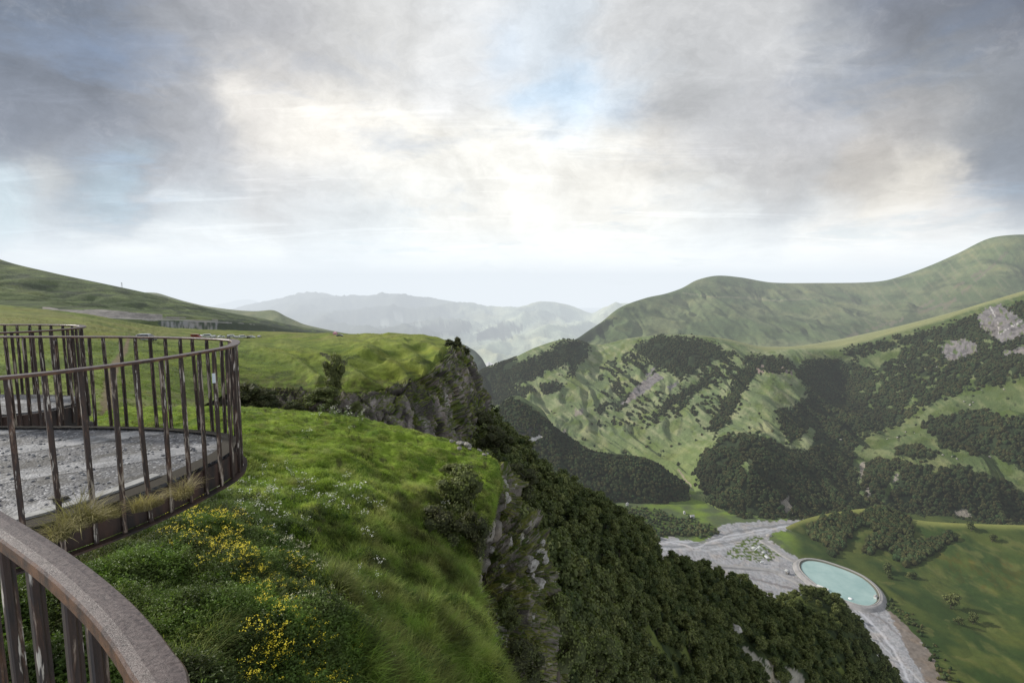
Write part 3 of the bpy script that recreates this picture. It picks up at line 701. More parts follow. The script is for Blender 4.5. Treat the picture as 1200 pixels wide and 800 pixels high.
# gravel roads on the floor
def road_strip(name, px, wdt, z=ZF+1.8, mat=None, lift=0):
    ctr = catmull([onplane(a, b, z+lift) for a, b in px], 10); vs = []; fs = []
    for i, p in enumerate(ctr):
        d = ctr[min(i+1, len(ctr)-1)]-ctr[max(i-1, 0)]; d = d/np.linalg.norm(d); nrm = np.array([-d[1], d[0], 0])
        vs += [tuple(p+nrm*wdt/2), tuple(p-nrm*wdt/2), tuple(p-nrm*(wdt/2+2.5)+np.array([0, 0, -3.])), tuple(p+nrm*(wdt/2+2.5)+np.array([0, 0, -3.]))]
    for i in range(len(ctr)-1):
        a, b = i*4, i*4+4
        fs += [(a, b, b+1, a+1), (a+1, b+1, b+2, a+2), (a+3, b+3, b, a)]
    me = bpy.data.meshes.new(name); me.from_pydata(vs, [], fs); me.update()
    return tag(link(name, me, mat), kind='structure')
M_road = plain('gravel_road', (.27, .26, .255), .95, 0, .25, .15, .1)
road_strip('gravel_track', [(892, 632), (905, 640), (920, 650), (932, 656), (945, 655)], 7, mat=M_road)
road_strip('valley_road', [(760, 652), (800, 657), (835, 661), (870, 664), (905, 668), (928, 678), (948, 687), (968, 696), (990, 710), (1003, 722), (1012, 745), (1020, 770)], 6, mat=M_road)

# pond with its raised bank and ring track
pond_px = [(939, 661), (944, 657.5), (952, 657), (964, 659), (980, 664), (996, 670), (1010, 677), (1022, 687), (1027.5, 696), (1027, 704), (1020, 708.5), (1010, 709), (996, 705), (980, 698.5), (964, 689.5), (948, 677), (940, 668)]
ZP = ZF+3.0
ring = np.array(catmull([onplane(a, b, ZP) for a, b in pond_px], 8, True))
ctr = ring.mean(0); M = len(ring)
def offs(rg, d, dz):
    t = np.roll(rg, -1, 0)-np.roll(rg, 1, 0); nrm = np.stack([t[:, 1], -t[:, 0], 0*t[:, 0]], 1); nrm /= np.linalg.norm(nrm, axis=1, keepdims=True)
    if ((nrm*(rg-ctr)).sum(1)).mean() < 0: nrm = -nrm
    return rg+nrm*d+np.array([0, 0, dz])
me = bpy.data.meshes.new('pond_water'); me.from_pydata([tuple(p) for p in ring]+[tuple(ctr)], [], [(i, (i+1) % M, M) for i in range(M)]); me.update()
wm, nt, b = newmat('turquoise_water'); N = NB(nt)
wc = N.mix(N.mr(N.noise(N.pos(), .035, 4, .6), .35, .65), (.25, .37, .35), (.34, .46, .43))
nt.links.new(wc, b.inputs['Base Color']); b.inputs['Roughness'].default_value = .12
nt.links.new(N.bump(N.noise(N.pos(), .6, 4, .6), .25, .2), b.inputs['Normal'])
tag(link('pond_water', me, wm), kind='structure')
def bands(name, lv, mat):
    vs = np.concatenate([offs(ring, d, dz) for d, dz in lv]); K = len(lv)
    fs = [(k*M+i, k*M+(i+1) % M, (k+1)*M+(i+1) % M, (k+1)*M+i) for k in range(K-1) for i in range(M)]
    me = bpy.data.meshes.new(name); me.from_pydata([tuple(p) for p in vs], [], fs); me.update()
    return tag(link(name, me, mat), kind='structure')
bands('pond_bank', [(-.6, -.6), (2.2, 1.4)], plain('wet_bank', (.10, .10, .075), .9))
bands('pond_kerb', [(2.2, 1.4), (2.25, 1.9), (3.0, 1.9), (3.05, 1.55)], plain('bank_concrete', (.36, .34, .31), .9))
bands('pond_ring_track', [(3.05, 1.55), (6.0, 1.5), (7.5, .6), (11, -3.2)], M_road)

# ================================================================== grassy hill beside the pond
rowsH = [
 [(880, 650, 900), (925, 640, 900), (985, 630, 890), (1030, 625, 880), (1065, 635, 860), (1100, 640, 840), (1200, 640, 800), (1380, 640, 760)],
 [(902, 627, 846), (940, 609, 838), (985, 599, 832), (1030, 595.5, 822), (1065, 607, 800), (1100, 611.5, 780), (1200, 615, 740), (1380, 618, 690)],
 [(906, 632, 836), (950, 631, 800), (990, 624, 788), (1035, 622, 775), (1070, 628, 758), (1110, 634, 735), (1210, 645, 690), (1390, 650, 640)],
 [(917, 641, 815), (962, 645, 772), (1005, 648, 752), (1045, 656, 728), (1085, 668, 700), (1130, 684, 664), (1220, 700, 616), (1400, 705, 560)],
 [(934, 652, 786), (985, 657, 770), (1020, 670, 742), (1045, 702, 680), (1074, 740, 612), (1116, 795, 550), (1205, 860, 480), (1420, 920, 420)],
 [(930, 656, 770), (980, 664, 755), (1012, 690, 700), (1036, 720, 640), (1060, 765, 575), (1100, 830, 510), (1190, 930, 430), (1420, 1000, 380)]]
# keep the foot of the hill on the valley floor
for k, dz in ((4, 1.0), (5, -6.0)):
    rowsH[k] = [tuple(onplane(a, b, ZF+dz))+(0,) for a, b, _ in rowsH[k]]
sh = Sheet(rowsH, 1.5)
x, y = sh.p[..., 0], sh.p[..., 1]
sh.disp((4*fbm(x/45, y/45, 0, 5, 3)-3*ridged(x/70, y/90, 0, 3, 4))*smooth(1.1, 2, sh.rowt)[:, None]*smooth(4.6, 3.6, sh.rowt)[:, None])
x, y, z = [sh.p[..., i] for i in range(3)]; u, v = sh.uv()
c = mixc(np.array([.028, .050, .012]), np.array([.060, .078, .018]), smooth(-.25, .35, fbm(x/38, y/60, 0, 5, 13)))
c = mixc(c, np.array([.11, .115, .035]), .5*smooth(.05, .4, fbm(x/16, y/30, z/9, 4, 14)))
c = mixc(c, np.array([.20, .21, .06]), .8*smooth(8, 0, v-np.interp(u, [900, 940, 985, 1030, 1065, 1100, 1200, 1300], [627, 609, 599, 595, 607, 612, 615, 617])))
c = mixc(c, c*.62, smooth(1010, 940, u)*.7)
HT = [[(946, 618), (960, 608), (992, 600), (1006, 604), (1020, 597), (1032, 595), (1040, 598), (1030, 612), (1020, 620), (1010, 612), (996, 624), (986, 644), (976, 652), (964, 636), (950, 632)],
      [(1010, 648), (1016, 634), (1028, 616), (1036, 600), (1052, 600), (1064, 607), (1070, 620), (1072, 634), (1084, 636), (1094, 630), (1112, 625), (1119, 630), (1100, 642), (1082, 655), (1062, 663), (1048, 652), (1034, 640), (1022, 650)],
      [(915, 636), (930, 640), (926, 646), (916, 643)]]
ht = mask(u, v, HT, 2.5, .15, 7)
c = np.where(ht[..., None], FOREST*1.2, c)
red = mask(u, v, [[(1085, 640), (1120, 650), (1200, 660), (1200, 690), (1120, 680)]], 5, .1, 7) & (fbm(x/10, y/14, 0, 3, 6) > .1)
c = np.where(red[..., None], c*np.array([1.12, .92, .85]), c)
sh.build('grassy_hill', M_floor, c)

# base ground, far below and around, out to the horizon
bs = MB(); bs.add([(-30000, -300, -1700), (30000, -300, -1700), (30000, 40000, -1700), (-30000, 40000, -1700)], [(0, 1, 2, 3)])
tag(bs.build('ground', plain('base_ground', (.07, .10, .04), .95)), kind='structure')
# ================================================================== far hillside on the left with the road
us = [-200, 0, 60, 130, 175, 224, 259, 308, 339, 371, 400]
def row(vs, Ys): return [(u, v, Y) for u, v, Y in zip(us, vs, Ys)]
S0 = row([225, 304, 319.5, 334.5, 344.5, 357, 365.5, 374.5, 381.5, 387, 391.5], [1150, 1120, 1120, 1150, 1200, 1300, 1400, 1550, 1700, 1800, 1900])
s4 = Sheet([[tuple(P(*q)*1.2+np.array([0, 0, -60-abs(P(*q)[2])*.2]))+(0,) for q in S0], S0,
    row([285, 333, 343, 352, 358, 365, 370, 377.5, 383.5, 388.5, 392.5], [850, 850, 870, 900, 950, 1050, 1150, 1300, 1450, 1600, 1700]),
    row([345, 358, 361.5, 364, 367, 370.5, 373.5, 379.5, 385, 389.5, 393.5], [720, 700, 700, 715, 755, 830, 910, 1110, 1260, 1410, 1510]),
    row([352, 364, 368, 371.5, 373.5, 374.5, 376, 381, 386, 390.5, 394], [700, 675, 675, 690, 730, 805, 885, 1090, 1240, 1390, 1500]),
    row([353, 365, 369.3, 373, 375, 376.2, 377.5, 382, 386.6, 391, 394.4], [692, 667, 667, 682, 722, 797, 877, 1080, 1230, 1380, 1490]),
    row([362, 374, 379, 384, 388, 390, 391, 392, 393, 395, 397], [650, 630, 630, 650, 690, 770, 850, 1050, 1200, 1350, 1450]),
    row([420, 420, 420, 420, 430, 430, 430, 430, 430, 430, 430], [560, 540, 540, 560, 580, 640, 700, 850, 1000, 1150, 1250])], 1.3)
x, y = s4.p[..., 0], s4.p[..., 1]; rt = s4.rowt[:, None]
s4.disp((8*fbm(x/90, y/90, 0, 5, 3)-14*ridged(x/120, y/300, 0, 3, 4))*smooth(1.1, 1.8, rt)*smooth(2.9, 2.2, rt))
u, v = s4.uv(); x, y, z = [s4.p[..., i] for i in range(3)]
c = mixc(np.array([.050, .075, .018]), np.array([.095, .125, .035]), smooth(-.2, .3, fbm(x/90, z/14, y/120, 5, 3)))
c = mixc(c, np.array([.022, .034, .012]), .8*smooth(.0, .3, fbm(x/60, z/10, y/80, 5, 13)))
c = c*(1+.5*fbm(u/20, v/2.2, 0, 3, 33))[..., None]
road_t = (rt > 4.0) & (rt < 5.0)
cut = (rt > 3.0+.25*fbm(x/60, y/60, 0, 2, 9)) & (rt <= 4.0) & (u > 50) & (u < 190)
c = np.where(cut[..., None], np.array([.20, .185, .17])*(1+.5*fbm(x/12, z/4, y/12, 3, 8)[..., None]), c)
c = np.where(((rt > 3.45) & (rt < 4.0) & (u >= 190) & (u < 262) & (fbm(x/30, z/5, 0, 3, 8) > .12))[..., None], np.array([.18, .165, .15]), c)
below = (rt > 5.05) & (u > 186+6*fbm(v/4, 0, 0, 2, 3)) & (u < 345)
bl = .8*fbm(u/3.0, v/12, 0, 4, 9)+.1
c = np.where(below[..., None], mixc(np.array([.035, .055, .03]), np.array([.25, .245, .235]), smooth(.0, .42, bl+.12*smooth(275, 235, u)-.3*smooth(240, 280, u)-.25*smooth(376, 372, v)-.2*smooth(200, 186, u))), c)
c = np.where(road_t[..., None]*(u < 300)[..., None], np.array([.24, .23, .22]), c)
dkf = (u > 255) & (v > 374) & (rt < 6) & (rt > 1.5) & (fbm(u/12, v/5, 0, 3, 3) > -.15)
c = np.where(dkf[..., None], FOREST*1.6, c)
s4.build('far_hillside', M_far, c)
# retaining parapet along the hillside road
pr = MB(); pts = [P(a, b_, Y) for a, b_, Y in ((150, 374, 705), (175, 374.8, 720), (200, 375.4, 760), (224, 376, 795), (245, 376.8, 835), (259, 377.3, 875), (272, 378, 920))]
pr.sweep([p+np.array([0, -1.0, 0]) for p in catmull(pts, 5)], [(-.3, -1.2), (.3, -1.2), (.3, .1), (-.3, .1)])
o = pr.build('parapet', plain('pale_concrete', (.42, .40, .38), .9)); tag(o, 'pale concrete parapet along the mountain road cut into the far hillside', 'parapet')
# paler second hill
S1 = [(100, 344, 2700), (150, 343, 2700), (182, 343, 2700), (200, 348, 2700), (217, 353, 2700), (241, 358.5, 2700), (262, 361.5, 2700), (280, 363.5, 2650), (300, 364.5, 2600), (318, 363.2, 2550), (326, 365.5, 2500), (334, 370, 2450), (345, 375, 2400), (357, 380, 2350), (385, 386.5, 2250), (406, 390.5, 2200), (440, 395, 2150)]
s4b = Sheet([[tuple(P(*q)*1.1+np.array([0, 0, -60]))+(0,) for q in S1], S1, [(a, b_+9, Y-350) for a, b_, Y in S1], [(a, 425, 1700) for a, b_, Y in S1]], 2)
x, y = s4b.p[..., 0], s4b.p[..., 1]; s4b.disp(-14*ridged(x/160, y/500, 0, 4, 4)*smooth(1, 2, s4b.rowt)[:, None])
x, y, z = [s4b.p[..., i] for i in range(3)]
c = mixc(np.array([.10, .125, .055]), np.array([.15, .165, .08]), smooth(-.2, .3, fbm(x/120, y/200, 0, 4, 5)))
s4b.build('pale_hill', M_far, c)

# ================================================================== plateau beyond the platform
rowsA = [
 [(-300, 345, 230), (0, 366, 260), (100, 377, 300), (200, 394, 440), (300, 398, 520), (400, 401, 480), (460, 403, 400), (508, 405, 330), (545, 412, 280)],
 [(-300, 335, 190), (0, 357, 220), (100, 368, 255), (200, 384, 390), (300, 388, 460), (400, 391, 420), (460, 392, 340), (505, 394.5, 270), (534, 402, 222)],
 [(-300, 365, 130), (0, 378, 130), (100, 386, 140), (200, 397, 205), (300, 401, 320), (400, 402, 260), (450, 401, 225), (490, 400, 207), (525, 405, 198)],
 [(-300, 400, 80), (0, 408, 80), (100, 411, 85), (200, 411, 105), (300, 414, 133), (390, 413, 150), (440, 411, 155), (482, 411, 160), (520, 417, 163)],
 [(-300, 420, 62), (0, 430, 60), (100, 430, 60), (200, 428, 78), (290, 428, 102), (380, 427, 117), (430, 423, 123), (468, 423, 127), (508, 429, 129)],
 [(-300, 440, 52), (0, 445, 50), (100, 450, 50), (200, 450, 60), (290, 442, 87), (370, 442, 97), (420, 438, 101), (462, 436, 105), (497, 440, 107)],
 [(-300, 480, 42), (0, 490, 40), (100, 492, 40), (200, 490, 44), (288, 454, 79.5), (360, 458, 81), (410, 459, 82), (448, 455, 85), (480, 447, 92)]]
sp = Sheet(rowsA, 1.2)
x, y = sp.p[..., 0], sp.p[..., 1]; rt = sp.rowt[:, None]; ct = sp.colt[None, :]
ed = smooth(8.0, 7.3, ct)*smooth(6, 5.6, rt)*smooth(.9, 1.2, rt)
# folded turf ridges running down towards the cliff
rdg = np.abs(noise3(x/13+.4*fbm(x/20, y/20, 0, 2, 4), y/75+x/60, 0, 45))
sp.disp(ed*(1.1*fbm(x/14, y/14, 0, 4, 43))+smooth(4.4, 6.2, ct)*smooth(8.0, 7.85, ct)*smooth(1.5, 3, rt)*(2.6*(1-rdg*2.4)-1.2)*smooth(6, 5.7, rt)+.12*fbm(x/2, y/2, 0, 3, 2))
u0, v0 = sp.uv(); FOLD = [[(385, 397), (430, 408), (462, 430), (476, 446)], [(430, 396), (470, 407), (492, 425), (500, 438)], [(455, 394), (495, 401), (515, 415)], [(330, 404), (380, 420), (415, 440), (432, 455)], [(300, 408), (345, 424), (372, 448)]]
fold = np.zeros(u0.shape)
for fk, fp in enumerate(FOLD):
    dd_ = pathdist(u0+2*fbm(u0/14, v0/9, fk, 2, 3), v0+1.5*fbm(u0/14, v0/9, fk+5, 2, 4), fp); fold = np.maximum(fold, np.exp(-(dd_/(6.5+.0*u0))**2))
sp.disp(fold*1.3*smooth(8, 7.9, ct)*smooth(6, 5.8, rt))
u, v = sp.uv(); x, y, z = [sp.p[..., i] for i in range(3)]; nn = sp.normals()
c = mixc(np.array([.070, .105, .014]), np.array([.125, .165, .022]), smooth(-.3, .35, fbm(x/16, y/16, 0, 5, 46)))
c = c*(1+.45*fbm(x/3, y/3, 0, 4, 47)+.35*fbm(u/12, v/3, 0, 3, 49))[..., None]
c = mixc(c, np.array([.17, .17, .055]), .75*smooth(406, 392, v)*smooth(-.35, .3, fbm(x/30, y/60, 0, 3, 6)))
c = mixc(c, np.array([.165, .20, .03]), .8*smooth(.0, .45, nn[..., 2]*0+fbm(x/9, y/26, 0, 4, 48)+.2)*smooth(380, 440, u))
c = mixc(c, np.array([.18, .20, .05]), .5*fold*smooth(-.5, .2, fbm(u/5, v/4, 0, 3, 8)))  # dry turf on the fold crests, doubling as painted sunlit highlights
c = mixc(c, np.array([.035, .05, .012]), .75*smooth(.12, .40, fbm(u/34, v/9, 0, 4, 52))*smooth(406, 416, v)*(u > 255))
c = mixc(c, np.array([.055, .05, .02]), .6*smooth(433, 446, v)*(u > 262)*smooth(-.2, .2, fbm(u/10, v/6, 0, 3, 5)))
rt2 = mask(u, v, [[(374, 412), (384, 414), (398, 420), (410, 425), (404, 428), (386, 422), (376, 417)]], 1.5, .2, 5)
c = np.where(rt2[..., None], np.array([.03, .033, .012]), c)
# worn earth track
td = pathdist(u, v+2*fbm(u/9, v/9, 0, 2, 2), [(152, 392), (150, 400), (146, 412), (137, 424), (130, 440), (128, 460), (128, 490)])
wid = np.interp(v, [392, 420, 490], [1.5, 5, 15])
c = mixc(c, [.155, .115, .075], .85*smooth(1.1, .5, td/wid+.35*fbm(u/5, v/5, 0, 3, 3)))
fr = smooth(300, 250, u)*smooth(430, 470, v); c = mixc(c, mixc(np.array([.10, .15, .02]), np.array([.16, .16, .07]), smooth(-.2, .3, fbm(x/3, y/3, 0, 3, 5))), fr*.6*(td > wid))
sp.build('plateau', M_mid, c)

# ================================================================== cliff and rock band
CC = [  # far corner ... to the near left; per column lip, r1, r2, base, skirt
 [(520, 398, 262), (538, 415, 262), (548, 440, 262), (558, 480, 262), (560, 520, 262)],
 [(534, 401.5, 222), (551, 416, 215), (561, 440, 209), (571, 483, 200), (576, 522, 196)],
 [(525, 404.5, 198), (541, 424, 190), (550, 452, 182), (560, 496, 172), (565, 545, 168)],
 [(520, 416.5, 163), (532, 434, 158), (540, 463, 150), (548, 512, 140), (553, 555, 135)],
 [(508, 428.5, 129), (517, 445, 124), (523, 473, 117), (530, 517, 110), (534, 560, 105)],
 [(497, 439.5, 107), (502, 455, 103), (506, 478, 98), (510, 515, 94), (512, 560, 92)],
 [(480, 446.5, 92), (484, 460, 89), (487, 480, 86), (488, 508, 83), (489, 550, 80)],
 [(448, 454.5, 85), (452, 467, 82), (454, 478, 79), (455, 500, 76), (456, 540, 74)],
 [(410, 458.5, 82), (414, 468, 79), (416, 478, 76), (417, 494, 73), (418, 520, 70)],
 [(360, 457.5, 81), (362, 465, 78.5), (362, 473, 76), (362, 488, 73), (362, 515, 70)],
 [(288, 453.5, 79.5), (288, 460, 77.5), (288, 468, 75), (288, 482, 72), (288, 512, 69)],
 [(235, 466, 64), (236, 470, 62), (236, 474, 60), (236, 484, 58), (236, 512, 56)],
 [(200, 492, 44), (200, 494, 43), (200, 496, 42), (200, 505, 41), (200, 520, 40)]]
nrow = len(CC[0])
sc_ = Sheet([[CC[j][i] for j in range(len(CC))] for i in range(nrow)], .85)
x, y, z = [sc_.p[..., i].copy() for i in range(3)]; rt = sc_.rowt[:, None]; ct = sc_.colt[None, :]
nr = sc_.normals()
side = np.where(nr[..., 0:1]-nr[..., 1:2] > 0, 1, -1)      # outward = to the right and toward the viewer
nr = nr*side
ct2 = smooth(.0, .12, rt)*np.ones_like(ct)*smooth(12, 10.5, ct)*(.35+.65*smooth(.3, 1.3, ct))
f1, f2, cid = worley(x/6+.3*fbm(x/6, y/6, z/12, 3, 1), y/8, z/45, 5)
g1, g2, gid = worley(x/2.0, y/2.6, z/9+.4*fbm(x/3,y/3,0,2,5), 9)
colm = ridged(x/14, y/17, z/90, 3, 7)
big = smooth(7.5, 5, ct)
qz = lambda n_, k_: (lambda q_: (np.floor(q_)+smooth(.35, .65, q_-np.floor(q_)))/k_)(n_*k_)
cr1 = qz(fbm(x/5, y/6, z/34, 3, 71), 5); cr2 = qz(fbm(x/1.7, y/2, z/7, 3, 72), 5); led = qz(fbm(x/14, y/14, z/3.2, 3, 73), 4)
d = ((cid-.5)*1.5*(.35+.65*big)+(gid-.5)*.35-smooth(.05, .0, f2-f1)*.9*(.4+.6*big)+(colm-.5)*2.6*big+cr1*3.4*(.3+.7*big)+cr2*1.2+led*.9+.5*fbm(x/1.2, y/1.2, z/1.2, 3, 6))*ct2
sc_.p = sc_.p+nr*d[..., None]
u, v = sc_.uv(); n2 = sc_.normals(); up = np.abs(n2[..., 2])
x, y, z = [sc_.p[..., i] for i in range(3)]
hue = fbm(x/9, y/9, z/14, 4, 17)
c = mixc(np.array([.095, .085, .078]), np.array([.24, .21, .19]), smooth(-.25, .3, hue))
c = mixc(c, np.array([.31, .29, .26]), .85*smooth(.72, .9, gid)*smooth(-.1, .2, fbm(x/6, y/6, z/6, 3, 3)))
c = mixc(c, np.array([.03, .027, .023]), .9*smooth(.12, .0, f2-f1))
vs_ = fbm(x/2.2, y/2.6, z/30, 4, 91); c = c*np.clip(1.0+1.5*vs_, .25, 1.7)[..., None]
c = mixc(c, np.array([.05, .045, .038]), .75*smooth(.05, .35, fbm(x/4, y/4, z/16, 4, 19)))
gm = smooth(.50, .68, up+.55*fbm(x/5, y/5, z/5, 4, 21)+.22*smooth(.7, .0, rt)-.05)
c = mixc(c, mixc(np.array([.055, .08, .012]), np.array([.13, .15, .03]), smooth(-.3, .3, fbm(x/3, y/3, z/3, 3, 25))), gm*.95)
c = mixc(c, np.array([.03, .028, .02]), smooth(6.8, 7.5, ct)*.55*smooth(.2, .6, rt)*smooth(-.25, .15, fbm(x/3, y/3, z/2, 3, 5)))
c = mixc(c, np.array([.14, .19, .03]), .9*smooth(.12, .0, rt))
sc_.build('cliff', M_rock, c, sm=False)

# ================================================================== grassy terrace and slope in front of the platform
rowsN = [
 [(-300, 470, 62), (0, 478, 60), (150, 484, 58), (280, 490, 53), (400, 499, 50), (490, 517, 46), (545, 538, 44), (586, 566, 43), (575, 660, 46)],
 [(-300, 482, 48), (0, 476, 46), (150, 477, 46), (280, 478, 46), (400, 487, 43.5), (490, 506, 41), (548, 524, 39), (585, 548, 37), (572, 660, 42)],
 [(-300, 500, 37), (0, 495, 37), (150, 495, 37), (280, 495, 37), (410, 510, 36), (500, 535, 35), (552, 556, 34), (583, 572, 34), (562, 690, 40)],
 [(-300, 525, 28), (0, 520, 28), (150, 520, 28), (280, 520, 28), (410, 545, 27), (490, 575, 27.5), (540, 600, 28), (574, 600, 30), (548, 740, 36)],
 [(-300, 560, 20.5), (0, 555, 20.5), (150, 555, 20.5), (280, 560, 20.5), (400, 590, 20.5), (470, 620, 21), (520, 645, 22.5), (553, 648, 25), (530, 800, 31)],
 [(-300, 620, 13.6), (0, 615, 13.6), (150, 615, 13.6), (270, 620, 13.8), (380, 650, 14.8), (455, 685, 16), (510, 700, 17.8), (553, 695, 21), (530, 860, 27)],
 [(-300, 690, 9.6), (0, 680, 9.6), (150, 680, 9.8), (260, 690, 10), (370, 715, 11.2), (450, 745, 12.6), (515, 755, 14.6), (574, 745, 18.2), (555, 920, 24)],
 [(-300, 780, 7.2), (0, 770, 7.2), (150, 770, 7.3), (255, 775, 7.6), (360, 795, 8.8), (440, 815, 10.4), (515, 820, 12.4), (586, 805, 16), (570, 990, 22)],
 [(-300, 900, 5.6), (0, 890, 5.6), (150, 890, 5.8), (250, 895, 6.0), (350, 905, 7.2), (440, 920, 8.8), (520, 930, 10.8), (600, 930, 14), (620, 1100, 19)],
 [(-300, 1300, 3.6), (0, 1300, 3.6), (150, 1300, 3.8), (250, 1300, 4.0), (350, 1300, 4.8), (440, 1300, 6), (520, 1300, 7.6), (620, 1300, 10), (640, 1500, 15)]]
sn = Sheet(rowsN, 1.5)
x, y = sn.p[..., 0], sn.p[..., 1]; rt = sn.rowt[:, None]; ct = sn.colt[None, :]
edge = smooth(8, 7.6, ct)
sn.disp(.75*fbm(x/4, y/4, 0, 5, 3)*edge*smooth(.9, 1.6, rt)+.34*fbm(x/1.1, y/1.1, 0, 4, 5)*edge+(1.7*fbm(x/4.5, y/4.5, 3, 4, 8)*smooth(4.4, 6.2, ct)*smooth(2.5, 4.5, rt)))
nr = sn.normals(); x, y, z = [sn.p[..., i] for i in range(3)]
g1, g2, gid = worley(x/1.1, y/1.1, z/1.3, 9)
sk_ = smooth(7.02, 7.25, ct)*np.ones_like(rt)
sn.p = sn.p+nr*(sk_*((gid-.5)*.9-smooth(.12, 0, g2-g1)*.35+.8*fbm(x/2, y/2, z/2, 4, 3)))[..., None]*np.where(nr[..., 0:1] > 0, 1, 1)
u, v = sn.uv(); x, y, z = [sn.p[..., i] for i in range(3)]
c = mixc(np.array([.075, .125, .013]), np.array([.165, .235, .026]), smooth(-.25, .3, fbm(x/3.2, y/3.2, 0, 5, 9)))
low = smooth(560, 640, v+.1*(u-400))
c = mixc(c, np.array([.030, .050, .009]), .8*low)
c = mixc(c, np.array([.10, .10, .04]), .5*smooth(.05, .35, fbm(x/1.3, y/1.3, 0, 4, 11)))
rockm = smooth(.45, .8, (sk_*smooth(4.2, 3.2, rt))+.4*fbm(x/1.5, y/1.5, z/1.5, 3, 4))
c = mixc(c, np.array([.030, .034, .014]), sk_*smooth(2.8, 3.8, rt)*.8)
c = mixc(c, mixc(np.array([.05, .045, .036]), np.array([.22, .20, .17]), smooth(.5, .95, gid)), rockm)
dirt = smooth(.30, .42, fbm(x/.8, y/.8, 0, 3, 31)); c = mixc(c, np.array([.045, .035, .02]), dirt*.7)
sn.build('terrace', M_near, c)
s_near = sn; low_mask = low

# ================================================================== rock nose under the terrace edge
def nose(name, rows, seed, fy=1.0):
    s = Sheet(rows, 1.0)
    x, y, z = [s.p[..., i].copy() for i in range(3)]
    nr = s.normals(); nr *= np.where(((nr[..., 0:1])-nr[..., 1:2]) > 0, 1, -1)
    f1, f2, cid = worley(x/2.4+.5*fbm(x/2, y/2, z/2, 3, 3), y/2.6, z/5, seed); g1, g2, gid = worley(x/.8+.5*fbm(x, y, z, 2, 5), y/.8, z/1.1, seed+3)
    s.p = s.p+nr*((cid-.5)*.8+(gid-.5)*.22-smooth(.05, 0, f2-f1)*.5+2.6*qz(fbm(x/2.6, y/2.6, z/7, 3, seed), 5)+1.0*qz(fbm(x/.9, y/.9, z/1.6, 3, seed+2), 5)+.6*qz(fbm(x/4, y/4, z/.8, 3, seed+4), 4)+.25*fbm(x/.5, y/.5, z/.5, 3, seed))[..., None]
    n2 = s.normals(); up = np.abs(n2[..., 2]); x, y, z = [s.p[..., i] for i in range(3)]
    c = mixc(np.array([.07, .062, .05]), np.array([.17, .15, .125]), smooth(.1, .9, cid))
    c = mixc(c, np.array([.46, .43, .38]), smooth(.75, .9, gid)*smooth(-.05, .2, fbm(x/1.7, y/1.7, z/1.7, 3, 9)))
    c = mixc(c, np.array([.03, .028, .02]), .85*smooth(.10, 0, f2-f1))
    c = mixc(c, mixc(np.array([.05, .075, .012]), np.array([.15, .16, .035]), smooth(-.3, .3, fbm(x/.8, y/.8, z/.8, 3, 5))), .95*smooth(.28, .48, up*fy+.5*fbm(x/1.8, y/1.8, z/1.8, 4, 21)))
    s.build(name, M_rock, c, sm=False); return s
s_nose = nose('rock_outcrop', [
 [(530, 600, 50), (552, 580, 50), (572, 580, 51), (585, 590, 53), (588, 600, 58)],
 [(530, 610, 40), (560, 592, 42), (580, 588, 44), (590, 594, 46), (592, 606, 52)],
 [(530, 645, 36), (562, 612, 38), (590, 606, 41), (607, 613, 45), (606, 628, 52)],
 [(535, 690, 33), (570, 650, 35), (604, 640, 38), (631, 633, 43), (628, 655, 50)],
 [(545, 730, 31), (580, 694, 33), (613, 682, 36), (646, 665, 41), (640, 695, 48)],
 [(560, 770, 30), (590, 728, 32), (618, 716, 35), (645, 702, 40), (642, 740, 47)],
 [(570, 860, 30), (600, 800, 32), (626, 790, 35), (645, 780, 40), (645, 820, 47)]], 5)
s_lip = nose('ledge_rock', [
 [(545, 560, 40), (565, 556, 41), (580, 553, 42), (588, 556, 43), (590, 562, 47)],
 [(545, 575, 37), (566, 568, 38), (583, 563, 39.5), (591, 566, 41), (594, 574, 46)],
 [(545, 592, 36), (565, 584, 37), (584, 578, 38.5), (594, 580, 41), (597, 590, 46)],
 [(540, 625, 36), (560, 604, 37), (582, 600, 39), (598, 604, 42), (600, 614, 47)]], 15)

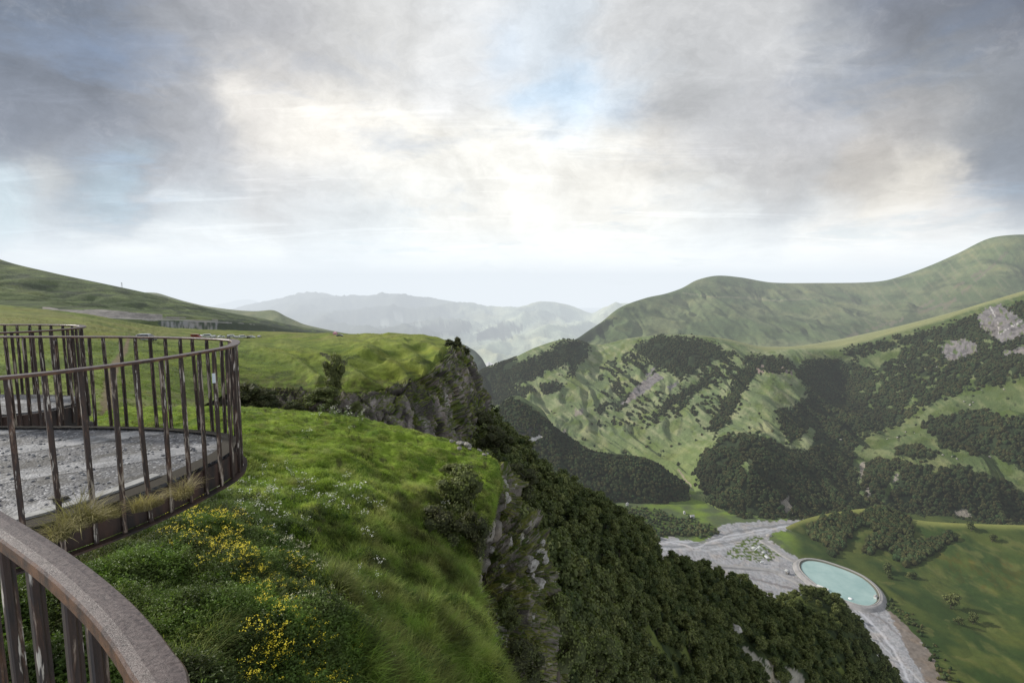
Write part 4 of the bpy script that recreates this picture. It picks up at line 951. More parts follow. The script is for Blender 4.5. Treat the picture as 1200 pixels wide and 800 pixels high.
# ================================================================== wooded slope below the cliffs
rowsF = [
 [(545, 520, 262), (565, 515, 250), (600, 560, 250), (640, 596, 255), (690, 626, 280), (745, 655, 310), (775, 694, 325), (820, 700, 400), (872, 718, 440), (908, 730, 470), (945, 730, 510), (986, 745, 510), (1020, 790, 510), (1065, 850, 500)],
 [(545, 500, 215), (569, 491, 200), (600, 526, 185), (640, 563, 190), (690, 593, 215), (745, 622, 240), (775, 660, 255), (820, 669, 320), (872, 688, 360), (908, 704, 390), (945, 697, 430), (986, 710, 430), (1021, 758, 430), (1062, 815, 420)],
 [(540, 520, 175), (566, 520, 162), (590, 560, 142), (626, 598, 142), (670, 636, 152), (715, 668, 168), (750, 700, 182), (790, 714, 215), (840, 734, 250), (880, 750, 280), (920, 748, 310), (950, 760, 325), (985, 800, 335), (1020, 850, 340)],
 [(535, 550, 135), (558, 548, 128), (585, 590, 105), (616, 645, 96), (655, 688, 98), (690, 728, 112), (720, 760, 128), (760, 775, 152), (800, 790, 180), (840, 800, 210), (870, 805, 230), (895, 815, 250), (920, 845, 262), (950, 900, 270)],
 [(530, 590, 100), (552, 585, 98), (575, 640, 76), (600, 700, 67), (630, 757, 67), (660, 800, 77), (690, 820, 88), (725, 840, 104), (765, 860, 124), (805, 870, 144), (835, 870, 160), (862, 880, 175), (885, 900, 190), (910, 950, 200)],
 [(520, 650, 75), (542, 650, 72), (560, 720, 54), (580, 800, 46), (605, 860, 46), (635, 900, 54), (665, 920, 63), (700, 945, 76), (735, 965, 90), (765, 975, 104), (790, 975, 118), (812, 985, 128), (835, 1010, 137), (860, 1060, 145)],
 [(500, 900, 50), (520, 950, 46), (540, 1000, 40), (560, 1050, 36), (590, 1100, 38), (620, 1130, 44), (655, 1160, 52), (690, 1180, 62), (725, 1200, 74), (755, 1210, 86), (780, 1220, 98), (800, 1230, 106), (822, 1250, 114), (845, 1300, 120)]]
sF = Sheet(rowsF, 2.0)
x, y = sF.p[..., 0], sF.p[..., 1]; rt = sF.rowt[:, None]
gl = ridged((x*.5+y)/46, (x-.5*y)/240, 0, 3, 66)
sF.disp((-5*gl*smooth(160, 260, y)-2.5*gl+4*fbm(x/18, y/18, 0, 4, 67))*smooth(1.0, 1.5, rt)*smooth(.2, .8, np.ones_like(rt)))
x, y, z = [sF.p[..., i] for i in range(3)]; u, v = sF.uv()
gF = mask(u, v, [[(620, 548), (636, 556), (655, 570), (650, 574), (632, 564)], [(924, 694), (932, 690), (946, 708), (962, 722), (972, 735), (962, 732), (946, 718)], [(836, 666), (842, 666), (852, 680), (846, 684)], [(878, 690), (906, 703), (918, 697), (922, 702), (908, 710), (890, 704)]], 1.5, .2, 5)
g2F = fbm(x/20, y/20, 0, 4, 14) > .36
rkF = mask(u, v, [[(868, 758), (876, 758), (900, 782), (918, 800), (898, 800), (880, 778)], [(826, 700), (832, 706), (846, 722), (840, 722)], [(890, 770), (935, 785), (950, 805), (930, 805)]], 2, .25, 5)
c = mixc(FOREST*1.3, np.array([.05, .065, .02]), smooth(-.2, .3, fbm(x/8, y/8, 0, 3, 5)))
c = np.where((gF | g2F)[..., None], np.array([.095, .115, .028])*(1+.4*fbm(x/5, y/5, 0, 3, 3)[..., None]), c)
c = np.where(rkF[..., None], np.array([.25, .235, .19])*(1+.6*fbm(x/4, y/4, z/4, 4, 3)[..., None]), c)
sF.build('wooded_slope', M_mid, c)
forestF = ~(gF | rkF) & (~g2F)
# ================================================================== plant models
def quads(V, cols=None):
    V = np.asarray(V).reshape(-1, 3); F_ = np.arange(len(V)).reshape(-1, 4); return V, F_
def rdirs(g, n):
    d = g.normal(size=(n, 3)); return d/np.linalg.norm(d, axis=1, keepdims=True)
def leaf_quads(g, ctr, nrm, L, W):
    """pointed leaf quads around centres, facing roughly nrm"""
    n = len(ctr); t = rdirs(g, n); t -= (t*nrm).sum(1, keepdims=True)*nrm; t /= np.linalg.norm(t, axis=1, keepdims=True)+1e-6
    b = np.cross(nrm, t); L = np.asarray(L).reshape(-1, 1); W = np.asarray(W).reshape(-1, 1)
    a = ctr-t*L*.5; c = ctr+t*L*.5
    return np.stack([a, ctr+b*W*.5+t*L*.08, c, ctr-b*W*.5+t*L*.08], 1).reshape(-1, 3)
def ico(sub=0):
    bm = bmesh.new(); bmesh.ops.create_icosphere(bm, subdivisions=sub+1, radius=1)
    V = np.array([v.co[:] for v in bm.verts]); Fc = np.array([[v.index for v in f.verts] for f in bm.faces]); bm.free(); return V, Fc
ICO0, ICO1 = ico(0), ico(1)
def make_crown(name, seed, nl, nleaf, mat, shape='round', lsz=.07):
    """crown of a tree of unit height; leaf clumps through several lobes, darker cores"""
    g = np.random.default_rng(seed); V = []; Fq = []; lob = []
    for k in range(nl):
        h = g.uniform(.26, .88); 
        rad = (.34 if shape == 'round' else .24)*math.sqrt(max(.05, 1-((h-.5)/.52)**2))
        a = g.uniform(0, 2*math.pi); q = g.uniform(.3, 1)*rad
        lob.append((np.array([math.cos(a)*q, math.sin(a)*q, h]), g.uniform(.12, .20)))
    lob.append((np.array([0, 0, .55]), .24)); lob.append((np.array([g.uniform(-.05, .05), 0, .82]), .14))
    tot = sum(r*r for _, r in lob); Vs = []; Cs = []
    for c0, r in lob:
        n = int(nleaf*r*r/tot); d = rdirs(g, n); d[:, 2] = np.where(g.random(n) < .7, np.abs(d[:, 2]), d[:, 2])
        rr = r*(g.uniform(.72, 1.12, n))*(1+.22*fbm(d[:, 0]*2.2+seed, d[:, 1]*2.2, d[:, 2]*2.2, 2, seed))
        p = c0+d*rr[:, None]*np.array([1, 1, .85])
        nn = d+rdirs(g, n)*.75; nn /= np.linalg.norm(nn, axis=1, keepdims=True)
        s_ = g.uniform(.6, 1.25, n)*lsz
        Vs.append(leaf_quads(g, p, nn, s_*1.25, s_)); br = np.clip(.62+.5*(rr/r-.7)+.25*d[:, 2]+g.uniform(-.18, .18, n), .35, 1.35)  # leaf shading painted in: darker inside and low, highlights on top
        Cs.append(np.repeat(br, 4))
    V = np.concatenate(Vs); F4 = np.arange(len(V)).reshape(-1, 4); Cc = np.concatenate(Cs)
    # cores, coloured dark as the shaded inside of the crown
    iv, it = ICO0; cv = []; cf = []; o = len(V)
    for c0, r in lob:
        cv.append(iv*r*.72*(1+g.uniform(-.15, .15, (len(iv), 1)))+c0); cf.append(np.concatenate([it, it[:, :1]*0-1], 1)); 
    fl = [tuple(f) for f in F4]; k = o
    for q in range(len(lob)):
        fl += [tuple(int(i)+k for i in t) for t in it]; k += len(iv)
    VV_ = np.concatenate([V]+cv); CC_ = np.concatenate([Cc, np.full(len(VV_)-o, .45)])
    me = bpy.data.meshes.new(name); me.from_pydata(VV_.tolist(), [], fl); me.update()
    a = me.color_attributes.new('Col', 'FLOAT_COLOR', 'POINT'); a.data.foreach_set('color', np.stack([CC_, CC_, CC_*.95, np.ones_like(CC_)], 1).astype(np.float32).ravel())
    me.materials.append(mat); return me
def make_trunk(name, seed, mat):
    g = np.random.default_rng(seed); m = MB()
    m.tube([(0, 0, -.06), (.005, 0, .1), (g.uniform(-.02, .02), .01, .3), (.0, .0, .62)], [.030, .024, .018, .007], 7)
    for k in range(5):
        a = g.uniform(0, 6.28); h = g.uniform(.18, .45); L = g.uniform(.14, .24)
        m.tube([(0, 0, h), (math.cos(a)*L*.5, math.sin(a)*L*.5, h+.08), (math.cos(a)*L, math.sin(a)*L, h+.2)], [.011, .008, .003], 5)
    me = m.mesh(name, True); me.materials.append(mat); return me
bark = plain('bark', (.07, .055, .04), .9, 0, .3, 8)
LM = leaf_mat('forest_leaves', [(.040, .066, .018), (.250, .265, .095), (.095, .120, .038)], usecol=True)
LMb = leaf_mat('bush_leaves', [(.13, .17, .046), (.19, .215, .075), (.14, .155, .055)], usecol=True)
LMd = leaf_mat('dark_shrub_leaves', [(.060, .080, .028), (.095, .110, .038), (.085, .085, .034)], usecol=True)
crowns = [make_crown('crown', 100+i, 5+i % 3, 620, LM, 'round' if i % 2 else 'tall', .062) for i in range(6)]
trunks = [make_trunk('trunk', 200+i, bark) for i in range(3)]
hidden = lambda name, me: bpy.data.objects.new(name, me)      # mesh source for the instancers, not placed in the scene
tree_src = [hidden('tree', c_) for c_ in crowns]
def ground_in(pts, margin=40):
    u, v = project(pts); return (u > -margin) & (u < 1200+margin) & (v > 200) & (v < 800+margin*2.4)

# ---------------- forest on the slope below the cliffs
wF = forestF.astype(float); U_, V_ = sF.uv(); wF *= ((U_ > 500) & (U_ < 1120) & (V_ < 900))
wF *= 1/(1+(sF.p[..., 1]/520)**2)
areaF = sF.area(wF); nF = int(min(8500, areaF/20)); print('forest', areaF, nF)
ptsF, ij = sF.scatter(nF, wF, 5)
g = np.random.default_rng(6)
hF = g.uniform(3.8, 10.5, nF)*(1+.35*fbm(ptsF[:, 0]/25, ptsF[:, 1]/25, 0, 2, 5)); rzF = g.uniform(0, 6.28, nF)
# keep the rock nose and the view of it clear
uF, vF = project(ptsF); uT, vT = project(ptsF+np.stack([0*hF, 0*hF, hF], 1))
clear = ~inpoly(uT, vT, [(555, 560), (600, 585), (652, 660), (652, 705), (632, 712), (600, 740), (560, 740)]) | (ptsF[:, 1] > 75)
clear &= ~((uT < 575) & (vT < 480))
ptsF, hF, rzF = ptsF[clear], hF[clear], rzF[clear]
# trees on top of the ridge keep low where the outline is known
uF, vF = project(ptsF); size = hF/ptsF[:, 1]
inside = (uF > 570) & (uF < 1060) & (vF > 490) & (vF < 815)
order = np.argsort(-(size*inside)); NI = 290; big_i = order[:NI]; rest = np.setdiff1d(np.arange(len(ptsF)), big_i)
def place_tree(k, p, h, rz, crown, trunk, label, cat, group, name, lm=None):
    t = empty(name, p, rz, h)
    c_ = link('crown', crown, None, t); link('trunk', trunk, None, t)
    return tag(t, label, cat, group)
for k, i in enumerate(big_i):
    place_tree(k, ptsF[i], hF[i], rzF[i], crowns[i % 6], trunks[i % 3], 'dark green broadleaf tree in the dense wood on the steep slope below the cliff', 'tree', 'trees in the wood below the cliff', 'broadleaf_tree')
o = gn_scatter('woodland', ptsF[rest], hF[rest], rzF[rest], tree_src)
tag(o, 'dense dark woodland covering the slope below the cliff', 'woodland', kind='stuff')

# ---------------- far woods, merged low crowns
def far_wood(name, sheet, msk, spacing, size, label, mat, seed, cap=16000, lod=ICO0, vmax=900, dk=1.0):
    w_ = msk.astype(float); U, V = sheet.uv(); w_ *= (U > 480) & (U < 1230) & (V < vmax)
    A = sheet.area(w_); n = int(min(cap, A/spacing**2)); pts, _ = sheet.scatter(n, w_, seed)
    g = np.random.default_rng(seed); iv, it = lod
    s_ = g.uniform(.65, 1.3, n)*size*(1+.4*fbm(pts[:, 0]/40, pts[:, 1]/40, 0, 2, 3))
    j = 1+g.uniform(-.28, .28, (n, len(iv), 1))
    Vv = iv[None]*j*s_[:, None, None]*np.array([.5, .5, .62])+pts[:, None, :]+np.array([0, 0, .35])*s_[:, None, None]
    Fc = (it[None]+(np.arange(n)*len(iv))[:, None, None]).reshape(-1, 3)
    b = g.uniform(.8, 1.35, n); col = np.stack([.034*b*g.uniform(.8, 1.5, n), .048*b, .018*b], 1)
    col = col*(1+.7*fbm(pts[:, 0]/70, pts[:, 1]/70, 0, 3, 9))[:, None]; col = np.repeat(col*dk, len(iv), 0)*np.tile(np.where(iv[:, 2] > 0, 1.15, .8), n)[:, None]  # shading put into the colour: crown tops lighter, undersides darker
    me = npmesh(name, Vv.reshape(-1, 3), Fc, col, False); me.materials.append(mat)
    o = bpy.data.objects.new(name, me); C.objects.link(o); print(name, A, n)
    return tag(o, label, 'woodland', kind='stuff')
fwm, nt, b = newmat('distant_foliage'); N = NB(nt)
nt.links.new(N.vm('SCALE', N.attr(), scale=N.mr(N.noise(N.pos(), .35, 3, .7), .3, .7, .6, 1.5)), b.inputs['Base Color']); b.inputs['Roughness'].default_value = .9; b.inputs['Specular IOR Level'].default_value = .1
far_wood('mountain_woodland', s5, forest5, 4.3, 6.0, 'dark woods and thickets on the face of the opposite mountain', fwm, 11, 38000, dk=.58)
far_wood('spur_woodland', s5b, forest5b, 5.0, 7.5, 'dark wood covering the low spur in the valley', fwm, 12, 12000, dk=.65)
w_sc = (scrub & ~forest5 & ~rock5)
far_wood('mountain_scrub', s5, w_sc, 8.0, 5.0, 'scattered scrub on the green slope of the opposite mountain', fwm, 13, 3500)
U_, V_ = sh.uv()
far_wood('hill_thicket', sh, ht, 3.6, 6.5, 'dark thicket on the grassy hill beside the pond', fwm, 14, 3500, ICO1, dk=.8)
sf.rowt = sf.rowt
far_wood('riverside_scrub', sf, scr, 5.5, 4.5, 'low scrub between the meadow and the river bed', fwm, 15, 3500)
fm_w = fm.astype(float)
# scrub strip along the river at the foot of the hill
st_ = mask(U_, V_, [[(1022, 705), (1060, 726), (1085, 760), (1100, 800), (1120, 800), (1100, 760), (1070, 720), (1040, 700)]], 3, .2, 3)
far_wood('bank_scrub', sh, st_ & (fbm(sh.p[..., 0]/6, sh.p[..., 1]/6, 0, 3, 3) > 0), 4, 4.0, 'low scrub along the edge of the river bed', fwm, 16, 500)

# ---------------- single bushes on the hill
for k, (a, b_, px, lab) in enumerate([
    (1119, 624, 20, 'large round dark bush near the crest of the grassy hill'), (1138, 619, 12, 'small dark bush on the crest of the grassy hill, right of the largest one'),
    (1162, 632, 11, 'small lone dark bush on the grass, rightmost of those near the hill crest'), (1039, 667, 15, 'dark bush between the pond and the lower edge of the thicket'),
    (1065, 675, 9, 'left one of two small bushes side by side on the slope above the pond'), (1072, 675, 9, 'right one of two small bushes side by side on the slope above the pond'),
    (1114, 708, 22, 'big lone dark bush in the middle of the open grassy bowl'), (1123, 728, 12, 'small bush just below the big lone bush on the grassy bowl'),
    (1140, 727, 17, 'wide low bush on the grassy bowl, right of the small bush'), (1042, 676, 8, 'tiny bush beside the right rim of the pond')]):
    p = sh.nearest(a, b_+px*.25); h = px/600*p[1]*1.05
    t = place_tree(k, p-np.array([0, 0, h*.22]), h*1.15, k*1.3, crowns[k % 6], trunks[k % 3], lab, 'bush', None, 'hill_bush')

# ---------------- bushes along the rock band and on the cliff
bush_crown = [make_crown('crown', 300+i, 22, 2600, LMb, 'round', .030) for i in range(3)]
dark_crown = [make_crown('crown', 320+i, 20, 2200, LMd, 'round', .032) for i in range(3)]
def bush(a, b_, px, Y, lab, kind=LMb, wide=1.0, sink=.24, name='bush', cat='bush', seed=0):
    cr_ = bush_crown if kind is LMb else dark_crown
    p = P(a, b_, Y); h = px/600*Y*1.25
    t = empty(name, p-np.array([0, 0, h*sink]), seed*1.7, h); t.scale = (h*wide, h*wide, h)
    link('crown', cr_[seed % 3], None, t); link('trunk', trunks[seed % 3], None, t)
    return tag(t, lab, cat)
bush(391, 462, 45, 77, 'tall bush standing at the edge of the plateau above the rock band', LMb, .62, .1, seed=0)
bush(380, 476, 26, 75, 'low wide bush spreading at the foot of the tall plateau bush', LMb, 1.6, .2, seed=1)
bush(291, 478, 34, 72, 'dark bush in front of the rock band right beside the curved railing', LMd, 1.3, .2, seed=2)
bush(312, 480, 24, 72, 'dark bush second from the railing along the rock band', LMd, 1.4, .2, seed=0)
bush(345, 484, 15, 72, 'low dark bush under the rock band, left of the tall plateau bush', LMd, 1.6, .2, seed=1)
bush(418, 482, 12, 75, 'small green bush on the rock band, right of the tall plateau bush', LMb, 1.4, .2, seed=2)
bush(536, 408, 12, 205, 'pointed dark shrub on the topmost corner of the cliff', LMd, .9, .1, seed=0)
bush(528, 410, 13, 195, 'dark shrub on the cliff rim, left of the pointed one', LMd, 1.3, .2, seed=1)
bush(545, 416, 10, 205, 'small dark shrub clinging to the cliff corner below the rim', LMd, 1.2, .2, seed=2)
bush(566, 512, 30, 160, 'dark bush at the foot of the cliff corner', LMd, 1.2, .2, seed=0)
bush(582, 530, 34, 120, 'dark bush below the cliff, behind the tip of the terrace', LMd, 1.2, .2, seed=1)
bush(606, 580, 44, 95, 'dark bush on the slope just right of the terrace tip', LMd, 1.2, .2, seed=2)
bush(536, 610, 66, 27.5, 'large wispy dark green bush near the outer edge of the grassy terrace', LMb, .95, .12, seed=0)
bush(515, 640, 52, 24, 'brownish green bush below the large terrace bush', LMd, 1.1, .18, seed=1)
bush(552, 650, 58, 25.5, 'dark bush at the brink beside the rock outcrop', LMd, .8, .15, seed=2)
bush(528, 560, 20, 33, 'small low bush on the terrace just behind the large bush', LMb, 1.5, .2, seed=1)
bush(655, 790, 88, 42, 'tall loose willow bush growing in front of the wood, bottom centre', LMb, .8, .08, seed=2)
bush(622, 770, 66, 38, 'leafy bush at the foot of the rock outcrop', LMb, .9, .08, seed=0)
bush(612, 800, 52, 30, 'dark leafy bush at the lower frame edge below the rock outcrop', LMd, 1.1, .1, seed=1)
bush(700, 800, 60, 60, 'dark rounded bush at the lower edge of the picture, right of the willow bush', LMb, 1.0, .1, seed=1)
bush(596, 735, 34, 33, 'shrub growing on the lower ledge of the rock outcrop', LMb, 1.0, .15, seed=2)

# ================================================================== grass and herbs of the near slope
def tuft(name, seed, nb, hgt, spread, wid, lean, mat):
    g = np.random.default_rng(seed); V = []; Fc = []; Cl = []
    for k in range(nb):
        a = g.uniform(0, 6.28); r = spread*math.sqrt(g.random())*.6; x0, y0 = math.cos(a)*r, math.sin(a)*r
        b_ = g.uniform(0, 6.28); h = hgt*g.uniform(.55, 1.1); ln = lean*g.uniform(.3, 1.2); dxx, dyy = math.cos(b_)*ln*h, math.sin(b_)*ln*h
        px, py = -math.sin(b_)*wid, math.cos(b_)*wid; o = len(V)
        for t in (0, .45, .8):
            wdt = (1-t*.6); V += [(x0+dxx*t*t-px*wdt, y0+dyy*t*t-py*wdt, h*(t-.18*ln*t*t)), (x0+dxx*t*t+px*wdt, y0+dyy*t*t+py*wdt, h*(t-.18*ln*t*t))]
        V.append((x0+dxx, y0+dyy, h*(1-.22*ln)))
        Fc += [(o, o+1, o+3, o+2), (o+2, o+3, o+5, o+4), (o+4, o+5, o+6)]
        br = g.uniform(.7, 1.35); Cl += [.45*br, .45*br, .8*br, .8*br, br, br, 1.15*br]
    me = bpy.data.meshes.new(name); me.from_pydata(V, [], Fc); me.update()
    Cl = np.array(Cl); a = me.color_attributes.new('Col', 'FLOAT_COLOR', 'POINT'); a.data.foreach_set('color', np.stack([Cl, Cl, Cl, np.ones_like(Cl)], 1).astype(np.float32).ravel())
    me.materials.append(mat); return hidden(name, me)
GM = leaf_mat('short_grass', [(.24, .38, .045), (.34, .47, .07), (.33, .37, .10)], .7, .35, True, (.45, .62, 1.15))
GL = leaf_mat('long_grass', [(.14, .225, .035), (.23, .31, .065), (.27, .28, .09)], .7, .35, True, (.42, .28, 1.35))
HM = leaf_mat('herb_leaves', [(.11, .20, .035), (.19, .29, .055), (.14, .18, .055)], .55, .3, True, (.8, .5, 1.4))
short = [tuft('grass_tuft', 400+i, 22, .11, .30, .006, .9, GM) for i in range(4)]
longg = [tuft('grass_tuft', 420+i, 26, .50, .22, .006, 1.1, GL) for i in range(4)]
def herb(name, seed, mat, stems=5, hgt=.5, leaf=.085):
    g = np.random.default_rng(seed); Vs = []; Cs = []
    for s_ in range(stems):
        a = g.uniform(0, 6.28); tip = np.array([math.cos(a)*.16, math.sin(a)*.16, hgt*g.uniform(.6, 1.1)]); b0 = np.array([g.uniform(-.1, .1), g.uniform(-.1, .1), 0])
        n = 12; t = np.linspace(.25, 1, n)[:, None]; p = b0+(tip)*t
        d = rdirs(g, n); d[:, 2] = .35; d /= np.linalg.norm(d, axis=1, keepdims=True)
        L = leaf*g.uniform(.6, 1.2, n)*(1.2-.5*t[:, 0]); c_ = p+d*L[:, None]*.6
        nn = np.cross(d, rdirs(g, n)); nn[:, 2] = np.abs(nn[:, 2])+.8; nn -= (nn*d).sum(1, keepdims=True)*d; nn /= np.linalg.norm(nn, axis=1, keepdims=True)
        bb = np.cross(nn, d); A = c_-d*L[:, None]*.5; B = c_+d*L[:, None]*.5-np.array([0, 0, .02]); W = L[:, None]*.22
        Vs.append(np.stack([A, c_+bb*W, B, c_-bb*W], 1).reshape(-1, 3)); Cs.append(np.repeat(g.uniform(.6, 1.3, n)*(.5+.6*t[:, 0]), 4))
        st = np.stack([b0+np.array([.004, 0, 0]), b0-np.array([.004, 0, 0]), b0+tip-np.array([.002, 0, 0]), b0+tip+np.array([.002, 0, 0])]); Vs.append(st); Cs.append(np.full(4, .7))
    V = np.concatenate(Vs); Cc = np.concatenate(Cs)
    me = npmesh(name, V, np.arange(len(V)).reshape(-1, 4), np.stack([Cc]*3, 1)*.7, False); me.materials.append(mat); return me
herbs = [hidden('herb', herb('herb', 440+i, HM, 6, .45, .10)) for i in range(4)]
U_, V_ = sn.uv(); ct = sn.colt[None, :]*np.ones(U_.shape); rtn = sn.rowt[:, None]*np.ones(U_.shape)
vis = (U_ > -40) & (U_ < 640) & (V_ > 440) & (V_ < 900) & (ct < 7.25) & (rtn > .7)
herbz = mask(U_, V_, [[(-60, 600), (90, 600), (230, 560), (300, 590), (360, 640), (400, 700), (430, 760), (450, 900), (-60, 900)]], 6, .04, 6)
longz = mask(U_, V_, [[(430, 600), (480, 570), (600, 560), (620, 900), (430, 900), (400, 760), (380, 690)]], 8, .04, 7)
lump = fbm(sn.p[..., 0]/1.6, sn.p[..., 1]/1.6, 0, 3, 4)
nrm_ = lambda w_: w_.astype(float)
def sow(name, w_, n, src, smin, smax, seed, label, cat, tl=.15, bias=(0, 0)):
    pts, _ = sn.scatter(n, w_, seed); g = np.random.default_rng(seed)
    s_ = g.uniform(smin, smax, n)*(1+.5*fbm(pts[:, 0]/1.4, pts[:, 1]/1.4, 0, 2, seed)); tilt = g.normal(0, tl, (n, 2))+np.array(bias)
    o = gn_scatter(name, pts-np.array([0, 0, .02]), s_, g.uniform(0, 6.28, n), src, tilt)
    return tag(o, label, cat, kind='stuff')
dist = sn.p[..., 1]
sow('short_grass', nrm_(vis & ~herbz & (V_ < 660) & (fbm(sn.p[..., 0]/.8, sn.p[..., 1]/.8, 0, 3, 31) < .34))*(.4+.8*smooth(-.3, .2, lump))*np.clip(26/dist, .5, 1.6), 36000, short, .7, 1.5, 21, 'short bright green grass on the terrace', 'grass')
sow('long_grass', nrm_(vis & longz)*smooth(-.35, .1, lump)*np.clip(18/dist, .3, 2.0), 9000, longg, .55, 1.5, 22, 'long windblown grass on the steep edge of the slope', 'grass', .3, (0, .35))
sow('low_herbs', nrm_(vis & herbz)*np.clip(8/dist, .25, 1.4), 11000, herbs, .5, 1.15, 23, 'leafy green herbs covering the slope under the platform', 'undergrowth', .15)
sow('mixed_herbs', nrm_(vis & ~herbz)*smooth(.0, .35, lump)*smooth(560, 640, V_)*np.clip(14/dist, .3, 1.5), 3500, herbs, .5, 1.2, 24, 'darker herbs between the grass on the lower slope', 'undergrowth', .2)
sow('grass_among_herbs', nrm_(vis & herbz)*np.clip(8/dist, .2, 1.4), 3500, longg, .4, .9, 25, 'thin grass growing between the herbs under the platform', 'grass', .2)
# tussocks on the plateau
Up, Vp = sp.uv(); wpl = ((Up > -10) & (Up < 540) & (Vp < 500) & (sp.p[..., 1] < 160) & (pathdist(Up, Vp, [(150, 400), (130, 440), (128, 490)]) > 8)).astype(float)
pts, _ = sp.scatter(14000, wpl*np.clip(60/sp.p[..., 1], .2, 1.5), 31); g = np.random.default_rng(4)
tag(gn_scatter('plateau_grass', pts, g.uniform(.25, .6, len(pts)), g.uniform(0, 6.28, len(pts)), longg), 'grass tussocks on the plateau beyond the railings', 'grass', kind='stuff')

# ---------------- flowering plants, each one its own
def flower_mesh(name, seed, n, rad, mat, spread, hgt, flat=.03):
    g = np.random.default_rng(seed); V = []; Fc = []
    for k in range(n):
        a = g.uniform(0, 6.28); r = spread*math.sqrt(g.random()); c0 = np.array([math.cos(a)*r, math.sin(a)*r, hgt*g.uniform(.8, 1.08)])
        for q in range(g.integers(3, 7)):
            cc_ = c0+np.array([g.normal(0, .03), g.normal(0, .03), g.normal(0, .010)]); o = len(V); rr = rad*g.uniform(.45, 1.0); tl = g.normal(0, .5, 2)
            V.append(cc_+np.array([0, 0, rr*.5]))
            for j in range(6):
                t = j*math.pi/3; V.append(cc_+np.array([math.cos(t)*rr, math.sin(t)*rr, (tl[0]*math.cos(t)+tl[1]*math.sin(t))*rr]))
            Fc += [(o, o+1+j, o+1+(j+1) % 6) for j in range(6)]
    me = npmesh(name, np.array(V), np.array(Fc), None, False); me.materials.append(mat); return me
yel = plain('yellow_petals', (.82, .68, .05), .6, 0, .3, 6, .2); pal = plain('cream_petals', (.62, .60, .38), .6, 0, .25, 6, .2); wht = plain('white_petals', (.78, .78, .66), .6, 0, .2, 6, .2)
stem_me = [herb('herb', 460+i, HM, 7, .50, .075) for i in range(3)]
yel_me = [flower_mesh('flower_heads', 470+i, 6, .0135, yel, .24, .54) for i in range(3)]
pal_me = [flower_mesh('flower_heads', 480+i, 5, .014, pal, .20, .52) for i in range(3)]
wht_me = [flower_mesh('flower_heads', 490+i, 5, .016, wht, .17, .50) for i in range(3)]
def flowers(name, polys, n, heads, seed, label, group, cat='wildflower', smin=.7, smax=1.15):
    w_ = (mask(U_, V_, polys, 20, .07, seed) & vis).astype(float)/(dist**1.6)*smooth(-.4, .25, fbm(sn.p[..., 0]/.7, sn.p[..., 1]/.7, 0, 2, seed+3))
    pts, _ = sn.scatter(n, w_, seed); g = np.random.default_rng(seed)
    for i in range(n):
        s_ = g.uniform(smin, smax); t = link(name, stem_me[i % 3], None, None, pts[i]); t.scale = (s_,)*3; t.rotation_euler = (g.normal(0, .1), g.normal(0, .1), g.uniform(0, 6.28))
        link('flower_heads', heads[i % 3], None, t); tag(t, label, cat, group)
flowers('yellow_wildflower', [[(180, 620), (226, 600), (280, 620), (292, 665), (250, 672), (195, 650)]], 80, yel_me, 51, 'small yellow flowering plant in the patch right below the platform edge', 'yellow flowers just below the platform edge')
flowers('yellow_wildflower', [[(262, 640), (310, 645), (365, 690), (400, 750), (350, 770), (305, 725), (272, 690)]], 110, yel_me, 52, 'small yellow flowering plant in the band running down the middle of the slope', 'yellow flowers in the middle of the slope', smin=.6, smax=.95)
flowers('yellow_wildflower', [[(290, 765), (345, 750), (415, 770), (420, 840), (295, 840)]], 100, yel_me, 53, 'bright yellow flowering plant in the dense clump at the bottom of the slope', 'yellow flowers at the bottom of the slope')
flowers('cream_wildflower', [[(310, 640), (350, 650), (400, 690), (440, 760), (460, 810), (400, 790), (370, 730), (330, 690)]], 140, pal_me, 54, 'pale cream flowering plant scattered beside the yellow band on the slope', 'cream flowers on the slope', smin=.5, smax=.95)
flowers('white_wildflower', [[(285, 560), (330, 548), (365, 560), (375, 600), (350, 640), (300, 630), (270, 590)]], 60, wht_me, 55, 'white flowering plant on the upper slope near the curved railing', 'white flowers near the curved railing', smin=.7, smax=1.15)
flowers('white_wildflower', [[(360, 560), (410, 570), (450, 600), (440, 640), (400, 620), (370, 600)], [(415, 680), (445, 680), (450, 712), (420, 712)], [(525, 600), (535, 600), (535, 622), (525, 622)]], 36, wht_me, 56, 'white flowering plant in the grass towards the outer edge of the slope', 'white flowers towards the outer edge', smin=.9, smax=1.4)
flowers('white_wildflower', [[(355, 480), (400, 483), (440, 494), (430, 500), (370, 492)], [(290, 505), (300, 505), (300, 512), (290, 512)], [(350, 505), (364, 505), (364, 512), (350, 512)]], 20, wht_me, 57, 'tiny white flowering plant at the far rim of the terrace', 'white flowers at the far rim of the terrace', smin=1.2, smax=2.0)

# ---------------- loose rocks
def rock_mesh(seed, sub=2):
    bm = bmesh.new(); bmesh.ops.create_icosphere(bm, subdivisions=sub+1, radius=1)
    V = np.array([v.co[:] for v in bm.verts]); Fc = np.array([[v.index for v in f.verts] for f in bm.faces]); bm.free()
    f1, f2, cid = worley(V[:, 0]*1.1+seed, V[:, 1]*1.1, V[:, 2]*1.1, seed)
    V = V*(1+(cid-.5)[:, None]*.35+.18*fbm(V[:, 0]*2+seed, V[:, 1]*2, V[:, 2]*2, 3, seed)[:, None])*np.array([1, .8, .62])
    return npmesh('rock', V, Fc, None, False)
RKM, nt, b = newmat('pale_rock'); N = NB(nt)
n1 = N.noise(N.obj(), 2.2, 7, .65)
nt.links.new(N.mix(N.mr(n1, .35, .65), (.16, .145, .12), (.42, .40, .36)), b.inputs['Base Color']); b.inputs['Roughness'].default_value = .9
nt.links.new(N.bump(n1, .8, .2), b.inputs['Normal'])
